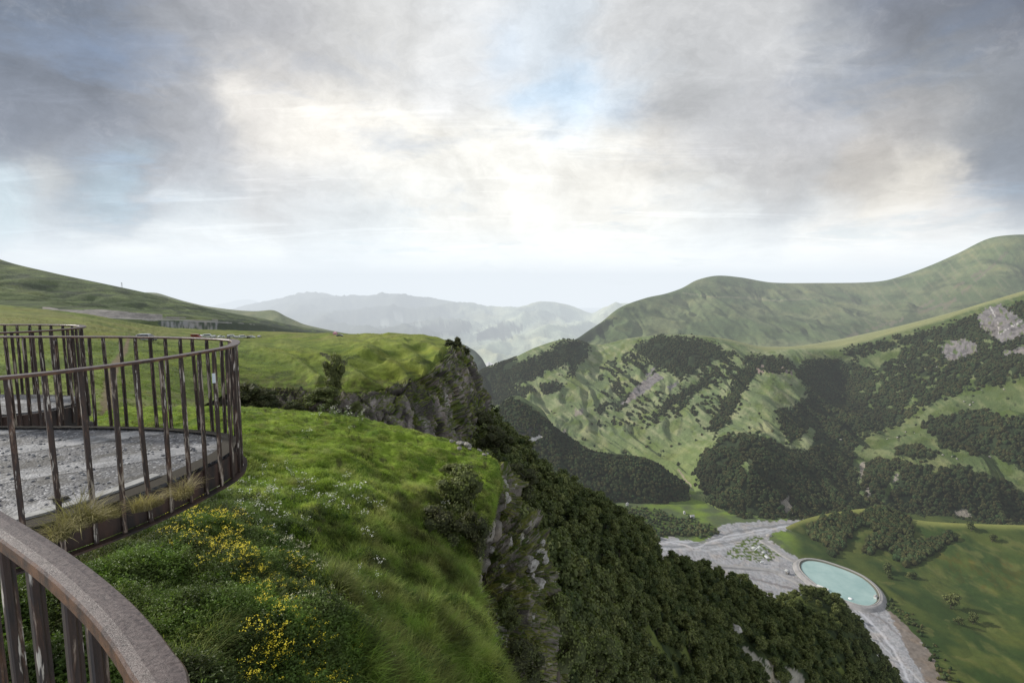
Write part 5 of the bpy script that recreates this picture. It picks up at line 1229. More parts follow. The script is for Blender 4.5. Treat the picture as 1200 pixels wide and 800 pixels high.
rocks = [rock_mesh(i) for i in (1, 2, 3, 4)]
for r_ in rocks: r_.materials.append(RKM)
def rock(p, s, k, label, group=None, name='boulder', flat=1.0):
    o = link(name, rocks[k % 4], None, None, p); o.scale = (s, s, s*flat); o.rotation_euler = (k*.7 % .6, k*.3 % .5, k*2.1); return tag(o, label, 'rock', group)
g = np.random.default_rng(8)
for k in range(20):
    t = g.random(); a = 530+t*44+g.normal(0, 4); b_ = 517+t*22+g.normal(0, 3)
    p = sn.nearest(a, b_); rock(p+np.array([0, 0, .05]), g.uniform(.10, .34), k, 'pale stone in the rubble along the broken outer rim of the terrace', 'pale rubble along the terrace rim')
for k in range(26):
    a, b_ = g.uniform(574, 592), g.uniform(556, 590); p = s_lip.nearest(a, b_); rock(p, g.uniform(.25, .7), k+3, 'pale block of stone in the broken ledge under the terrace tip', 'pale blocks under the terrace tip')
for k in range(30):
    t = g.random(); a = 562+t*76+g.normal(0, 5); b_ = 612+t*60+g.normal(0, 14); p = s_nose.nearest(a, b_); rock(p, g.uniform(.25, .65), k+1, 'light stone sticking out of the mossy rock outcrop', 'light stones in the mossy outcrop')
for k, (a, b_) in enumerate([(985, 516), (1052, 513), (1061, 506), (1072, 508), (1105, 534), (1116, 535), (1122, 538), (1039, 515), (1176, 457), (1150, 458), (1130, 470), (1136, 474), (1140, 472), (1098, 430), (1061, 427), (1160, 536)]):
    p = s5.nearest(a, b_); rock(p+np.array([0, 0, 1.0]), g.uniform(1.2, 2.6), k, 'pale boulder lying on the grassy ledges of the opposite mountain', 'pale boulders on the opposite mountain')
for k, (a, b_, s_, lab) in enumerate([(858, 746, 4.2, 'light brown boulder standing out of the wood on the lower slope'), (948, 641, 3.2, 'pale boulder on the hill above the pond, left one of a pair'), (955, 640, 2.8, 'pale boulder on the hill above the pond, right one of a pair')]):
    p = (sF if k == 0 else sh).nearest(a, b_); rock(p+np.array([0, 0, 1.0 if k else 3.5]), s_, k, lab)
sow('terrace_tussocks', nrm_(vis & (V_ < 640) & (V_ > 478))*smooth(.02, .25, fbm(sn.p[..., 0]/2.2, sn.p[..., 1]/2.2, 0, 3, 66)), 4200, longg, .35, .85, 26, 'darker tussocks dotting the short turf of the terrace', 'grass', .2)
# ================================================================== viewing platform and its wavy railings
ZR, ZFL = -.65, -1.85
rust, nt, b = newmat('flaking_painted_steel'); N = NB(nt)
po = N.pos(); st = N.mp(po, (26, 26, 3.2)); fn = N.noise(st, 1.0, 6, .65, .3); fn2 = N.noise(N.mp(po, (60, 60, 9)), 1.0, 5, .7)
big_ = N.noise(po, 2.3, 4, .6)
col = N.mix(N.mr(fn2, .35, .65), (.014, .009, .007), (.045, .023, .014))
col = N.mix(N.mr(fn, .52, .62), col, (.11, .052, .026))
col = N.mix(N.mr(N.m('ADD', fn, N.m('MULTIPLY', N.m('SUBTRACT', big_, .5), .35)), .56, .64), col, (.34, .29, .23))
col = N.mix(N.mr(N.noise(N.mp(po, (45, 45, 5)), 1.0, 4, .6), .62, .66), col, (.46, .42, .36))
nt.links.new(col, b.inputs['Base Color']); b.inputs['Roughness'].default_value = .55; b.inputs['Metallic'].default_value = .0
nt.links.new(N.bump(N.m('ADD', fn, fn2), .6, .004), b.inputs['Normal'])
hand, nt, b = newmat('worn_handrail'); N = NB(nt)
po = N.pos(); f1_ = N.noise(po, 120, 6, .8); f2_ = N.noise(po, 14, 6, .7, .4); f3_ = N.noise(po, 420, 3, .7)
nrm = N.n('ShaderNodeNewGeometry'); sx_ = N.n('ShaderNodeSeparateXYZ'); nt.links.new(nrm.outputs['Normal'], sx_.inputs[0])
top = N.mix(N.mr(N.m('ADD', N.m('MULTIPLY', f1_, .8), N.m('MULTIPLY', f2_, .3)), .44, .64), (.040, .028, .026), (.135, .104, .097))
top = N.mix(N.mr(f3_, .62, .72, 0, .6), top, (.27, .23, .215))
top = N.mix(N.mr(f2_, .56, .66), top, (.045, .030, .026))
sidec = N.mix(N.mr(f2_, .4, .62), (.035, .018, .012), (.150, .070, .032))
nt.links.new(N.mix(N.mr(sx_.outputs[2], .35, .85), sidec, top), b.inputs['Base Color'])
b.inputs['Roughness'].default_value = .42; nt.links.new(N.mr(f1_, .3, .7, .32, .58), b.inputs['Roughness']); b.inputs['Specular IOR Level'].default_value = .45
nt.links.new(N.bump(N.m('ADD', f1_, f2_), .5, .0025), b.inputs['Normal'])
fas, nt, b = newmat('dark_rusty_fascia'); N = NB(nt)
n1 = N.noise(N.mp(N.pos(), (3, 3, .8)), 1.6, 6, .7)
nt.links.new(N.mix(N.mr(n1, .4, .65), (.014, .010, .008), (.065, .032, .020)), b.inputs['Base Color']); b.inputs['Roughness'].default_value = .75
RPN = [(.034, -.008), (.030, -.002), (.012, 0), (-.012, 0), (-.030, -.002), (-.034, -.008), (-.034, -.038), (-.029, -.044), (.029, -.044), (.034, -.038)]
def resample(path, step):
    p = np.array(path); L = np.concatenate([[0], np.cumsum(np.linalg.norm(np.diff(p, axis=0), axis=1))]); n = int(L[-1]/step)
    t = np.arange(n+1)*step; return [np.array([np.interp(s_, L, p[:, k]) for k in range(p.shape[1])]) for s_ in t]
def balustrade(pts, label, gap, bw=.036, bt=.026, zb=-2.12, RP=None, smin=0, post_every=0):
    path = catmull([(x, y, 0) for x, y in pts], 22 if gap < .2 else 14)
    ctr = np.mean(path, 0); t = empty('balustrade', (ctr[0], ctr[1], ZFL)); off = -np.array([ctr[0], ctr[1], ZFL])
    m = MB(); m.sweep([p+off+np.array([0, 0, ZR+.0]) for p in path], RP); r = m.build('handrail', hand, t, True)
    for p_ in r.data.polygons: p_.use_smooth = False
    # two source bars with small differences, copied along the rail
    meshes = []
    for q in range(3):
        mm = MB(); a = .0025*(q-1); mm.box(-bw/2, bw/2, -bt/2, bt/2, zb-ZFL, ZR-.020-ZFL, None, .004); mm.box(-bw/2+.008, bw/2-.008, bt/2+.001, bt/2+.009, zb-ZFL+.02, ZR-.06-ZFL, None)
        meshes.append(mm.mesh('baluster')); meshes[-1].materials.append(rust)
    rs = resample(path, gap)
    for k, p in enumerate(rs):
        d = rs[min(k+1, len(rs)-1)]-rs[max(k-1, 0)]; a = math.atan2(d[1], d[0])
        o = link('baluster', meshes[k % 3], None, t, (p[0]+off[0], p[1]+off[1], 0)); o.rotation_euler = (random.gauss(0, .008), random.gauss(0, .006), a)
    return tag(t, label, 'railing'), path, off
RPM = [(.046, -.005), (.042, 0), (-.042, 0), (-.046, -.005), (-.046, -.020), (-.042, -.024), (.042, -.024), (.046, -.020)]
near_pts = [(-3.35, 2.05), (-2.9, 1.95), (-2.35, 1.80), (-1.85, 1.60)]+[tuple(onplane(a, b_, ZR)[:2]) for a, b_ in ((-10, 606), (21, 625), (50, 644.5), (78, 665), (105, 687.5), (132, 713), (156, 741), (177, 771), (193, 800))]+[(-.50, .66), (-.455, .50), (-.43, .25), (-.44, -.1)]
mid_pts = [(-5.6, 2.75), (-5.0, 2.95), (-4.3, 3.25), (-3.74, 3.63), (-3.48, 3.97), (-3.30, 4.35), (-3.18, 4.75), (-3.12, 5.12), (-3.09, 5.44), (-3.16, 5.78), (-3.42, 6.22), (-3.95, 6.45), (-4.7, 6.6), (-5.6, 6.66), (-6.6, 6.66), (-7.6, 6.75)]
far_pts = [(-8.8, 6.85), (-8.0, 6.98), (-7.28, 7.20), (-6.95, 7.50), (-6.84, 7.9), (-6.98, 8.3), (-7.35, 8.6), (-7.9, 8.72), (-8.8, 8.76), (-10, 8.85)]
rail_n, path_n, off_n = balustrade(near_pts, 'nearest rusty curved balustrade with a broad worn handrail, in the bottom left corner', .19, zb=-2.3, RP=RPN, bw=.028, bt=.022)
rail_m, path_m, off_m = balustrade(mid_pts, 'long rusty balustrade curving round the gravel viewing platform', .215, RP=RPM)
rail_f, path_f, off_f = balustrade(far_pts, 'smallest and farthest rusty balustrade at the left edge of the view', .215, RP=RPM)
# white enamel tag on one bar
def plate(parent, path, off, k, z0, w_=.030, h_=.10):
    p = path[k]; mm = MB(); mm.box(-w_/2, w_/2, -.004, .004, 0, h_, None, .003)
    o = mm.build('tag_plate', plain('white_enamel', (.55, .60, .62), .4), parent, False, (p[0]+off[0], p[1]+off[1]-.09, z0)); o.rotation_euler = (0, 0, .5)
ks = int(np.argmin([abs(project(np.array([p[0], p[1], -1.0]))[0]-256)+(10 if p[1] > 5.55 else 0) for p in path_m]))
plate(rail_m, path_m, off_m, ks, ZR-.35-ZFL)

def fascia(path, depth, name, label, inset=.03, top=ZFL+.0):
    m = MB(); pts = [np.array([p[0], p[1], 0]) for p in path]
    m.sweep(pts, [(-.012-inset, top-.02), (.012-inset, top-.02), (.012-inset, top-depth), (-.012-inset, top-depth)])
    m.sweep(pts, [(-.03, top-depth-.012), (.05, top-depth-.012), (.05, top-depth-.03), (-.03, top-depth-.03)])
    o = m.build(name, fas); return tag(o, kind='structure')
fascia(path_m, .26, 'platform_edge', '')
fascia(path_f, .44, 'platform_edge', '')
fascia(path_n, .50, 'platform_edge', '')

# floor slabs: outline = railing line, pulled in, closed far to the left
def inset_path(path, d):
    p = np.array(path)[:, :2]; t = np.gradient(p, axis=0); n_ = np.stack([t[:, 1], -t[:, 0]], 1); n_ /= np.linalg.norm(n_, axis=1, keepdims=True); return p-n_*d
grav, nt, b = newmat('gravel_and_concrete'); N = NB(nt)
po = N.pos(); rot = N.mp(po, (1, 1, 1), rot=(0, 0, R(-35)))
sxx = N.n('ShaderNodeSeparateXYZ'); nt.links.new(rot, sxx.inputs[0])
warp = N.m('ADD', sxx.outputs[1], N.m('MULTIPLY', N.m('SUBTRACT', N.noise(po, 1.1, 3), .5), .10))
ph = N.m('FRACT', N.m('ADD', N.m('MULTIPLY', warp, .91), .535))
strip = N.m('MULTIPLY', N.mr(ph, .52, .54), N.mr(ph, .86, .82))
joint = N.m('MULTIPLY', N.mr(ph, .475, .49), N.mr(ph, .525, .51))
v1 = N.vor(po, 48, 'F1', 'Distance'); v1c = N.vor(po, 48, 'F1', 'Color'); v2 = N.vor(po, 22, 'F1', 'Color')
sc1 = N.n('ShaderNodeSeparateColor'); nt.links.new(v1c, sc1.inputs[0]); sc2 = N.n('ShaderNodeSeparateColor'); nt.links.new(v2, sc2.inputs[0])
stone = N.mix(N.mr(sc1.outputs[0], .1, .9), (.045, .045, .05), (.13, .13, .137))
stone = N.mix(N.mr(sc1.outputs[1], .90, .95), stone, (.36, .36, .37))
dirtm = N.noise(po, 2.4, 6, .7)
cover = N.mr(N.m('ADD', N.noise(po, 3.3, 6, .75), N.m('MULTIPLY', N.m('SUBTRACT', N.noise(po, 30, 3, .7), .5), .5)), .46, .56)
conc = N.mix(N.mr(N.noise(po, 9, 6, .7), .3, .7), (.17, .17, .175), (.36, .36, .365))
c_ = N.mix(N.m('MULTIPLY', strip, N.m('SUBTRACT', 1.0, N.m('MULTIPLY', cover, .6))), stone, conc)
c_ = N.mix(N.m('MULTIPLY', joint, .85), c_, (.02, .02, .02))
c_ = N.mix(N.mr(dirtm, .50, .62, 0, .7), c_, (.05, .045, .035))
nt.links.new(c_, b.inputs['Base Color']); b.inputs['Roughness'].default_value = .8; nt.links.new(N.mr(dirtm, .3, .6, .30, .8), b.inputs['Roughness'])
hgt = N.m('ADD', N.m('MULTIPLY', v1, -1.0), N.m('ADD', N.m('MULTIPLY', strip, .5), N.m('MULTIPLY', sc2.outputs[0], .25)))
nt.links.new(N.bump(hgt, .45, .012), b.inputs['Normal'])
def slab(path, close, name, inset=.22):
    ip = [tuple(q) for q in inset_path(path, inset)]+close
    bm = bmesh.new(); vt = [bm.verts.new((x, y, ZFL)) for x, y in ip]; f = bm.faces.new(vt)
    bmesh.ops.triangulate(bm, faces=[f]); ex = bmesh.ops.extrude_face_region(bm, geom=list(bm.faces)); 
    bmesh.ops.translate(bm, verts=[v_ for v_ in ex['geom'] if isinstance(v_, bmesh.types.BMVert)], vec=(0, 0, -.16)); bmesh.ops.recalc_face_normals(bm, faces=bm.faces)
    me = bpy.data.meshes.new(name); bm.to_mesh(me); bm.free()
    return tag(link(name, me, grav), kind='structure')
slab(path_m, [(-14, 6.4), (-14, 2.6)], 'viewing_platform', .10)
slab(path_f, [(-16, 8.5), (-16, 6.9)], 'viewing_platform', .10)
# concrete kerb along the platform edge, soil strip with grass outside of it
def kerb(path, a, b_, name):
    ip = inset_path(path[a:b_], .26); m = MB(); m.sweep([np.array([x, y, 0]) for x, y in ip], [(-.05, ZFL+.004), (.05, ZFL+.004), (.05, ZFL+.045), (-.05, ZFL+.045)])
    tag(m.build(name, plain('worn_concrete', (.30, .30, .29), .85, 0, .35, 9)), kind='structure')
kerb(path_m, 16, 84, 'kerb')
soilm = plain('soil', (.035, .028, .018), .95)
ip1 = inset_path(path_m, .05); ip2 = inset_path(path_m, .20); vs = [(x, y, ZFL+.012) for x, y in ip1]+[(x, y, ZFL+.03) for x, y in ip2]; n_ = len(ip1)
n_ = len(ip1)
me = bpy.data.meshes.new('soil_strip'); me.from_pydata(vs, [], [(i, i+1, n_+i+1, n_+i) for i in range(n_-1)]); me.update(); tag(link('soil_strip', me, soilm), kind='structure')
# steel beam under the near edge seen through the nearest bars
# loose pebbles on the platform
g = np.random.default_rng(12); pm = []
for q in range(3): 
    me = rock_mesh(20+q, 0); me.materials.append(plain('pebble', (.14+.06*q, .14+.06*q, .145+.06*q), .8)); pm.append(hidden('pebble', me))
pp_ = np.stack([g.uniform(-9, -3.2, 2600), g.uniform(3.0, 6.6, 2600), np.full(2600, ZFL+.004)], 1)
pin = np.array([tuple(q) for q in inset_path(path_m, .32)]+[(-14, 6.4), (-14, 2.6)])
pp_ = pp_[:1100]
ok = inpoly(pp_[:, 0], pp_[:, 1], [tuple(q) for q in pin]) & (fbm(pp_[:, 0]*1.2, pp_[:, 1]*1.2, 0, 3, 4) > -.25)
pp_ = pp_[ok]; tag(gn_scatter('pebbles', pp_, g.uniform(.006, .024, len(pp_))*np.where(g.random(len(pp_)) > .97, 1.8, 1), g.uniform(0, 6.28, len(pp_)), pm), 'loose grey pebbles strewn over the viewing platform', 'gravel', kind='stuff')
q_ = onplane(69, 583, ZFL+.02); rock(q_, .085, 1, 'flat whitish stone lying on the gravel of the viewing platform', name='flat_stone', flat=.4).data.materials[0].name
# grass tufts growing on the platform edge
GD = leaf_mat('dry_edge_grass', [(.15, .16, .045), (.24, .22, .08), (.30, .25, .12)], .7, .3, True)
ed_t = [tuft('edge_grass', 600+i, 260, .19, .11, .0016, 1.1, GD).data for i in range(3)]
for k, (a, b_, s_, lab) in enumerate([(95, 612, 1.15, 'leftmost and largest dry grass tuft on the platform edge'), (113, 606, .75, 'dry grass tuft on the platform edge, second from the left'), (131, 603, .6, 'green grass tuft on the platform edge, third from the left'),
    (166, 596, .9, 'grass tuft with bent pale blades in the middle of the platform edge'), (186, 589, .55, 'small grass tuft second from the right on the platform edge'), (217, 578, .9, 'yellowish grass tuft nearest to the tip of the curved railing'), (72, 626, .8, 'low grass tuft on the platform edge behind the nearest handrail')]):
    p = onplane(a, b_+3, ZFL+.02); o = link('grass_tuft', ed_t[k % 3], None, None, p); o.scale = (s_*1.25, s_*1.25, s_); o.rotation_euler = (.25, .1, k*1.1); tag(o, lab, 'grass tuft')
# ================================================================== vehicles
def paint(name, c, r_=.3): 
    m, nt, b = newmat(name); b.inputs['Base Color'].default_value = tuple(c)+(1,); b.inputs['Roughness'].default_value = r_; b.inputs['Metallic'].default_value = .2; b.inputs['Coat Weight'].default_value = .5
    N = NB(nt); n_ = N.noise(N.obj(), 2.5, 4, .6); nt.links.new(N.vm('SCALE', tuple(c), scale=N.mr(n_, .3, .7, .85, 1.1)), b.inputs['Base Color']); return m
glass = plain('dark_glass', (.02, .025, .03), .08); tyre_m = plain('tyre_rubber', (.02, .02, .02), .9); rim_m = plain('rim_metal', (.35, .35, .36), .35, .8); lamp_m = plain('lamp_glass', (.7, .7, .68), .2); red_m = plain('tail_lamp', (.35, .02, .02), .3)
def prof_mesh(name, sec, mat):
    """sec: list of (x, z_low, z_high, half width low, half width high)"""
    V = []; Fc = []
    for x, zl, zh, wl, wh in sec:
        zm = zl*.45+zh*.55
        V += [(x, -wl*.96, zl), (x, -wl, zm), (x, -wh, zh-.03), (x, -wh*.9, zh), (x, wh*.9, zh), (x, wh, zh-.03), (x, wl, zm), (x, wl*.96, zl)]
    n = 8
    for i in range(len(sec)-1): Fc += [(i*n+k, i*n+(k+1) % n, (i+1)*n+(k+1) % n, (i+1)*n+k) for k in range(n)]
    Fc += [tuple(range(n))[::-1], tuple((len(sec)-1)*n+k for k in range(n))]
    m = MB(); m.add(V, Fc); me = m.mesh(name); me.materials.append(mat); return me
def car_meshes(kind):
    if kind == 'van':
        L, H = 4.9, 2.0
        body = [(-2.4, .35, 1.1, .88, .86), (-2.38, .3, 1.95, .9, .80), (-1.5, .3, 2.02, .92, .82), (.9, .3, 2.02, .92, .82), (1.35, .3, 1.9, .92, .80), (1.75, .3, 1.25, .92, .84), (2.3, .3, 1.0, .90, .82), (2.45, .4, .8, .86, .78)]
        gl = [(-1.9, 1.28, 1.80, .925, .845), (.8, 1.28, 1.80, .925, .845), (1.30, 1.28, 1.74, .925, .83)]
        ws = [(1.38, 1.30, 1.86, .80, .72), (1.80, 1.27, 1.30, .84, .80)]
    elif kind == 'suv':
        body = [(-2.2, .45, 1.0, .86, .84), (-2.15, .38, 1.55, .88, .74), (-1.7, .36, 1.74, .9, .70), (.1, .36, 1.76, .9, .70), (.55, .36, 1.66, .9, .70), (1.1, .36, 1.14, .9, .80), (2.0, .36, 1.0, .88, .78), (2.25, .45, .8, .82, .74)]
        gl = [(-1.85, 1.12, 1.60, .905, .76), (.2, 1.12, 1.62, .905, .76), (.55, 1.12, 1.50, .905, .78)]
        ws = [(.60, 1.18, 1.62, .80, .66), (1.12, 1.13, 1.18, .84, .78)]
    else:
        body = [(-2.15, .45, .85, .82, .8), (-2.1, .33, .98, .85, .78), (-1.55, .3, 1.05, .87, .76), (-1.0, .3, 1.40, .87, .62), (-.6, .3, 1.45, .87, .60), (.2, .3, 1.45, .87, .60), (.55, .3, 1.36, .87, .62), (1.1, .3, .98, .87, .76), (1.9, .3, .86, .85, .74), (2.15, .42, .7, .80, .70)]
        gl = [(-1.05, .98, 1.30, .875, .70), (.2, .98, 1.36, .875, .66), (.6, .98, 1.24, .875, .70)]
        ws = [(.58, 1.02, 1.34, .76, .58), (1.08, .97, 1.0, .80, .74)]
    out = {'body': body}
    return body, gl, ws
wheel_me = {}
def wheel_meshes():
    m = MB(); n = 16
    for (r0, r1, w_) in ((.33, .21, .11),):
        vs = []
        for k in range(n):
            t = 2*math.pi*k/n; c_, s_ = math.cos(t), math.sin(t)
            vs += [(c_*r1, -w_, s_*r1), (c_*r0*.96, -w_, s_*r0*.96), (c_*r0, -w_*.7, s_*r0), (c_*r0, w_*.7, s_*r0), (c_*r0*.96, w_, s_*r0*.96), (c_*r1, w_, s_*r1)]
        m.add(vs, [(k*6+j, ((k+1) % n)*6+j, ((k+1) % n)*6+(j+1) % 6, k*6+(j+1) % 6) for k in range(n) for j in range(6)])
    ty = m.mesh('tyre', True); ty.materials.append(tyre_m)
    m = MB(); m.tube([(0, -.09, 0), (0, .09, 0)], .205, 14)
    for k in range(5):
        t = k*2*math.pi/5; m.box(-.03, .03, -.105, .105, .02, .19, Matrix.Rotation(t, 4, 'Y'))
    ri = m.mesh('rim'); ri.materials.append(rim_m); return ty, ri
TY, RI = wheel_meshes()
lampM = MB(); lampM.box(-.04, .04, -.14, .14, -.07, .07, None, .02); lampme = lampM.mesh('headlight'); lampme.materials.append(lamp_m)
tlM = MB(); tlM.box(-.03, .03, -.10, .10, -.09, .09, None, .015); tlme = tlM.mesh('tail_light'); tlme.materials.append(red_m)
def wins(sec):   # side glass as thin raised panes: swept band
    m = MB()
    for s_ in (-1, 1):
        V = []; 
        for x, zl, zh, wl, wh in sec: V += [(x, s_*(wl+.004), zl), (x, s_*(wh+.012), zh)]
        n = len(sec); m.add(V, [(2*i, 2*i+2, 2*i+3, 2*i+1) for i in range(n-1)])
    return m
src = {}
def make_car(kind, col, name, loc, rz, label, group=None):
    body, gl, ws = car_meshes(kind)
    if kind not in src:
        bme = prof_mesh('body', body, None) if False else None
        m = MB(); V = []; n = 8
        bme = prof_mesh('body', body, paint('car_paint', (.5, .5, .5)))
        gme = wins(gl).mesh('side_windows'); gme.materials.append(glass)
        m = MB(); (x0, zl0, zh0, wl, wh), (x1, zl1, zh1, wl1, wh1) = ws
        m.add([(x0+.02, -wh, zh0), (x0+.02, wh, zh0), (x1+.02, wl1, zl1+.03), (x1+.02, -wl1, zl1+.03)], [(0, 1, 2, 3)]); wme = m.mesh('windscreen'); wme.materials.append(glass)
        src[kind] = (bme, gme, wme)
    bme, gme, wme = src[kind]
    t = empty(name, loc, rz)
    bo = link('body', bme, None, t); bo.material_slots[0].link = 'OBJECT'; bo.material_slots[0].material = col
    link('side_windows', gme, None, t); link('windscreen', wme, None, t)
    L = body[-1][0]
    for s_ in (-1, 1):
        link('headlight', lampme, None, t, (L-.02, s_*.58, .72)); link('tail_light', tlme, None, t, (-L+.02, s_*.62, .85))
        for x in (-1.35, 1.38):
            w_ = empty('wheel', (x, s_*.80, .33)); w_.parent = t; link('tyre', TY, None, w_); link('rim', RI, None, w_)
    return tag(t, label, 'car', group)
silver = paint('silver_paint', (.42, .43, .44)); white = paint('white_paint', (.72, .73, .74)); blackp = paint('dark_paint', (.03, .03, .035)); redp = paint('red_paint', (.35, .05, .03)); greyp = paint('grey_paint', (.16, .17, .18))
def on_plateau(u, v, Y=None):
    U, V = sp.uv(); k = np.argmin((U-u)**2+((V-v)*1.0)**2+1e4*(sp.rowt[:, None] < 1.02)); return sp.p.reshape(-1, 3)[k]
make_car('suv', silver, 'parked_car', on_plateau(173, 399.5), R(12), 'silver car parked alone on the grass beyond the curved railing').scale = (1.15,)*3
cars = [(230, 'van', redp, 'small reddish van at the left end of the row of parked vehicles'), (236, 'sedan', white, 'white car right beside the reddish van in the parked row'), (243, 'van', white, 'boxy white van third from the left in the parked row'),
        (252, 'sedan', silver, 'silver car fourth from the left in the parked row'), (259, 'sedan', white, 'low white car in the middle of the parked row, behind the railing tip'), (267, 'suv', greyp, 'grey car in the parked row just left of the tall white van'),
        (271, 'van', white, 'tall white van in the middle of the parked row'), (278, 'suv', silver, 'silver off-road car in front right of the tall white van'), (284, 'van', white, 'white van fourth from the right end of the parked row'),
        (290, 'sedan', blackp, 'dark car third from the right end of the parked row'), (295.5, 'suv', white, 'white off-road car second from the right end of the parked row'), (304, 'sedan', silver, 'silver grey car at the right end of the parked row')]
for k, (u_, kd, col, lab) in enumerate(cars):
    Yc = 372+(k % 3)*9; vv = 395.6+(1.0 if k in (5, 7) else 0)
    q = on_plateau(u_, vv); 
    p = P(u_, vv+.6, Yc if k not in (5, 7) else 345)
    make_car(kd, col, 'parked_car', q, R(20+(k*37) % 50-20+(90 if k % 2 else 0)), lab, None)
make_car('sedan', greyp, 'parked_car', on_plateau(398, 394.0), R(5), 'tiny dark car standing alone far out on the plateau')

# pink tent by the far rim of the plateau
m = MB(); m.add([(-1.6, -1.6, 0), (1.6, -1.6, 0), (1.6, 1.6, 0), (-1.6, 1.6, 0), (-1.7, -1.7, 1.7), (1.7, -1.7, 1.7), (1.7, 1.7, 1.7), (-1.7, 1.7, 1.7), (0, 0, 3.0)], [(0, 1, 5, 4), (1, 2, 6, 5), (2, 3, 7, 6), (3, 0, 4, 7), (4, 5, 8), (5, 6, 8), (6, 7, 8), (7, 4, 8)])
o = m.build('tent', plain('pink_canvas', (.60, .33, .38), .8), None, False, on_plateau(393, 392.0)); o.scale = (.75, .75, .75); tag(o, 'small pink pointed tent at the far rim of the plateau', 'tent')
# power mast on the hillside skyline
t = empty('power_mast', P(143, 337.5, 1165)-np.array([0, 0, 3])); m = MB()
for sx_, sy_ in ((-1, -1), (1, -1), (1, 1), (-1, 1)): m.tube([(sx_*1.6, sy_*1.6, 0), (sx_*.35, sy_*.35, 16)], .16, 4)
for h in range(1, 15, 2):
    r = 1.6-1.25*h/16; m.tube([(-r, -r, h), (r, -r, h+2)], .10, 4); m.tube([(r, r, h), (-r, r, h+2)], .10, 4)
m.build('lattice', plain('galvanised_steel', (.30, .31, .32), .5), t)
m = MB(); m.tube([(-3.2, 0, 14.2), (3.2, 0, 14.2)], .14, 4); m.tube([(-2.4, 0, 12), (2.4, 0, 12)], .14, 4); m.build('crossarm', plain('galvanised_steel', (.30, .31, .32), .5), t)
tag(t, 'thin lattice power mast on the skyline of the left hillside', 'mast')

# ---------------- valley works
def truck(p, rz, s, label, bodycol=white):
    t = empty('truck', p, rz, s); m = MB(); m.box(1.6, 3.6, -1.15, 1.15, .5, 2.7, None, .15); cab = m.build('cab', bodycol, t)
    m = MB(); m.box(3.605, 3.63, -.95, .95, 1.6, 2.4); m.build('windscreen', glass, cab)
    m = MB(); m.box(-3.6, 1.4, -1.2, 1.2, .95, 3.0, None, .08); m.build('cargo_box', bodycol, t)
    m = MB(); m.box(-3.6, 3.5, -.5, .5, .55, .93); m.build('chassis', tyre_m, t)
    for x in (-2.6, -1.4, 2.6):
        for y_ in (-1, 1):
            w_ = empty('wheel', (x, y_*1.0, .48)); w_.parent = t; w_.scale = (1.45, 1.45, 1.45); link('tyre', TY, None, w_); link('rim', RI, None, w_)
    return tag(t, label, 'truck')
gp_ = lambda a, b_, dz=.3: onplane(a, b_, ZF+dz+1.5)
truck(gp_(825, 658.5, 0.6), R(172), 1.15, 'long white lorry on the gravel bed beside the wooded slope')
truck(gp_(898, 653.5, 0), R(100), .95, 'white truck standing right of the gravel heaps on the work site')
truck(gp_(893, 659, 0), R(15), .7, 'small white truck in front of the other one on the work site')
truck(gp_(1008, 727, 0.6), R(120), 1.0, 'white lorry on the gravel road below the pond')
def gravel_plant(p, rz, s, label):
    t = empty('gravel_plant', p, rz, s); pm_ = plain('pale_painted_steel', (.52, .55, .50), .6)
    m = MB(); M_ = Matrix.Translation((-4, 0, 3.2)) @ Matrix.Rotation(R(-28), 4, 'Y'); m.box(-5, 5, -.5, .5, -.2, .2, M_); m.build('conveyor', pm_, t)
    m = MB(); m.box(-.2, 3.0, -1.5, 1.5, 3.2, 5.4, None, .2); m.box(.4, 2.4, -1, 1, 2.2, 3.15); m.build('hopper', pm_, t)
    for x in (0, 2.8):
        for y_ in (-1.3, 1.3):
            m = MB(); m.box(x-.12, x+.12, y_-.12, y_+.12, -.5, 3.2); m.build('leg', pm_, t)
    m = MB(); M_ = Matrix.Translation((6, 0, 1.8)) @ Matrix.Rotation(R(24), 4, 'Y'); m.box(-4, 4, -.4, .4, -.15, .15, M_); m.build('chute', pm_, t)
    return tag(t, label, 'gravel plant')
gravel_plant(gp_(889, 644), R(20), 1.0, 'pale gravel sorting plant with conveyors on the island in the river bed')
gravel_plant(gp_(1016, 747, 0), R(115), .8, 'smaller white gravel plant beside the river road below the pond')
def heap(p, s, k, label):
    V, Fc = ICO1; V = V[:]*np.array([1, .8, .55])*(1+.15*fbm(V[:, 0]*2+k, V[:, 1]*2, V[:, 2]*2, 3, k))[:, None]
    me = npmesh('gravel_heap', V, Fc, None, True); me.materials.append(M_heap[k % 2]); o = link('gravel_heap', me, None, None, p); o.scale = (s, s, s); tag(o, label, 'gravel heap')
M_heap = [plain('washed_gravel', (.42, .43, .41), .95), plain('grey_gravel', (.30, .28, .26), .95)]
heap(gp_(884, 642, -1), 4.5, 0, 'pale gravel heap at the left of the sorting plant'); heap(gp_(895, 647, -1), 3.2, 0, 'small pale gravel heap between the sorting plant and the white truck')
heap(gp_(901, 627.5, -1), 5, 1, 'brownish gravel heap at the end of the track on the river bank'); heap(gp_(922, 668, -1), 3, 0, 'light heap at the junction of the tracks left of the pond')
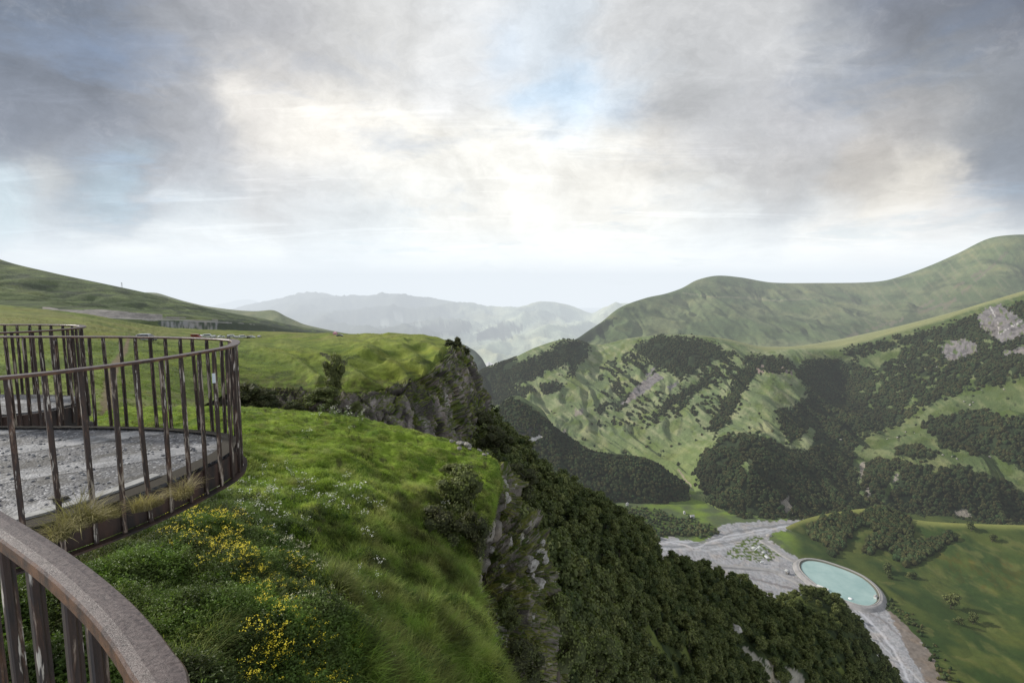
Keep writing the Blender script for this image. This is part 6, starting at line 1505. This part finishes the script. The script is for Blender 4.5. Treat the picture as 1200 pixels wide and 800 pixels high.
def hut(p, rz, s, label, col=(.6, .6, .58), roofc=(.35, .34, .33)):
    t = empty('hut', p, rz, s); m = MB(); m.box(-2.4, 2.4, -1.7, 1.7, -1, 2.4); wl = m.build('wall', plain('hut_wall', col, .8), t)
    m = MB(); m.add([(-2.7, -2, 2.35), (2.7, -2, 2.35), (2.7, 2, 2.35), (-2.7, 2, 2.35), (-2.7, 0, 3.6), (2.7, 0, 3.6)], [(0, 1, 5, 4), (2, 3, 4, 5), (0, 4, 3), (1, 2, 5), (0, 3, 2, 1)]); m.build('roof', plain('hut_roof', roofc, .7), t)
    m = MB(); m.box(-.5, .5, -1.74, -1.705, 0, 2); m.build('door', plain('hut_door', (.12, .09, .07), .6), t)
    m = MB(); m.box(1.0, 1.8, -1.74, -1.705, 1, 1.8); m.build('window', glass, t)
    return tag(t, label, 'hut')
hut(onplane(1026, 700, ZP+.2), R(40), 1.0, 'small pump hut at the right rim of the pond')
hut(gp_(811, 606, -.5), R(10), 1.4, 'small white hut on the meadow by the river')
hut(gp_(735, 591.5, -.5), R(60), 1.2, 'tiny pale hut on the meadow below the wooded spur')
hut(gp_(802, 601, -.5), R(80), 1.0, 'pale hut behind the white one on the riverside meadow')
hut(gp_(923, 671, .2), R(35), 1.0, 'dark little hut beside the track left of the pond', (.16, .15, .14))
# concrete slab on the pond rim and the bright float on the water
m = MB(); m.box(-7, 7, -2.2, 2.2, -1.5, .5, None, .3); o = m.build('concrete_apron', plain('bright_concrete', (.62, .60, .56), .8), None, False, onplane(964, 688, ZP+1.5)); o.rotation_euler = (0, 0, R(128)); tag(o, 'bright concrete apron on the lower left rim of the pond', 'slab')
V, Fc = ICO1; me = npmesh('buoy', V*np.array([1, 1, .5]), Fc, None, True); me.materials.append(plain('white_foam', (.8, .8, .78), .6)); o = link('buoy', me, None, None, onplane(996.5, 701, ZP+.3)); o.scale = (2.6, 2.6, 2.0); tag(o, 'white float on the water near the lower rim of the pond', 'buoy')
# footbridge-like slab over the river arm
m = MB(); m.box(-9, 9, -1.6, 1.6, .2, .9, None, .1); br = m.build('deck', plain('bridge_concrete', (.55, .54, .52), .8), empty('footbridge', gp_(935, 617, 0), R(8)))
for s_ in (-1, 1):
    m = MB(); m.box(-9, 9, s_*1.5-.06, s_*1.5+.06, .9, 1.9); m.build('parapet', plain('bridge_concrete', (.55, .54, .52), .8), br.parent)
tag(br.parent, 'short pale bridge at the bend of the river bed below the hill', 'bridge')
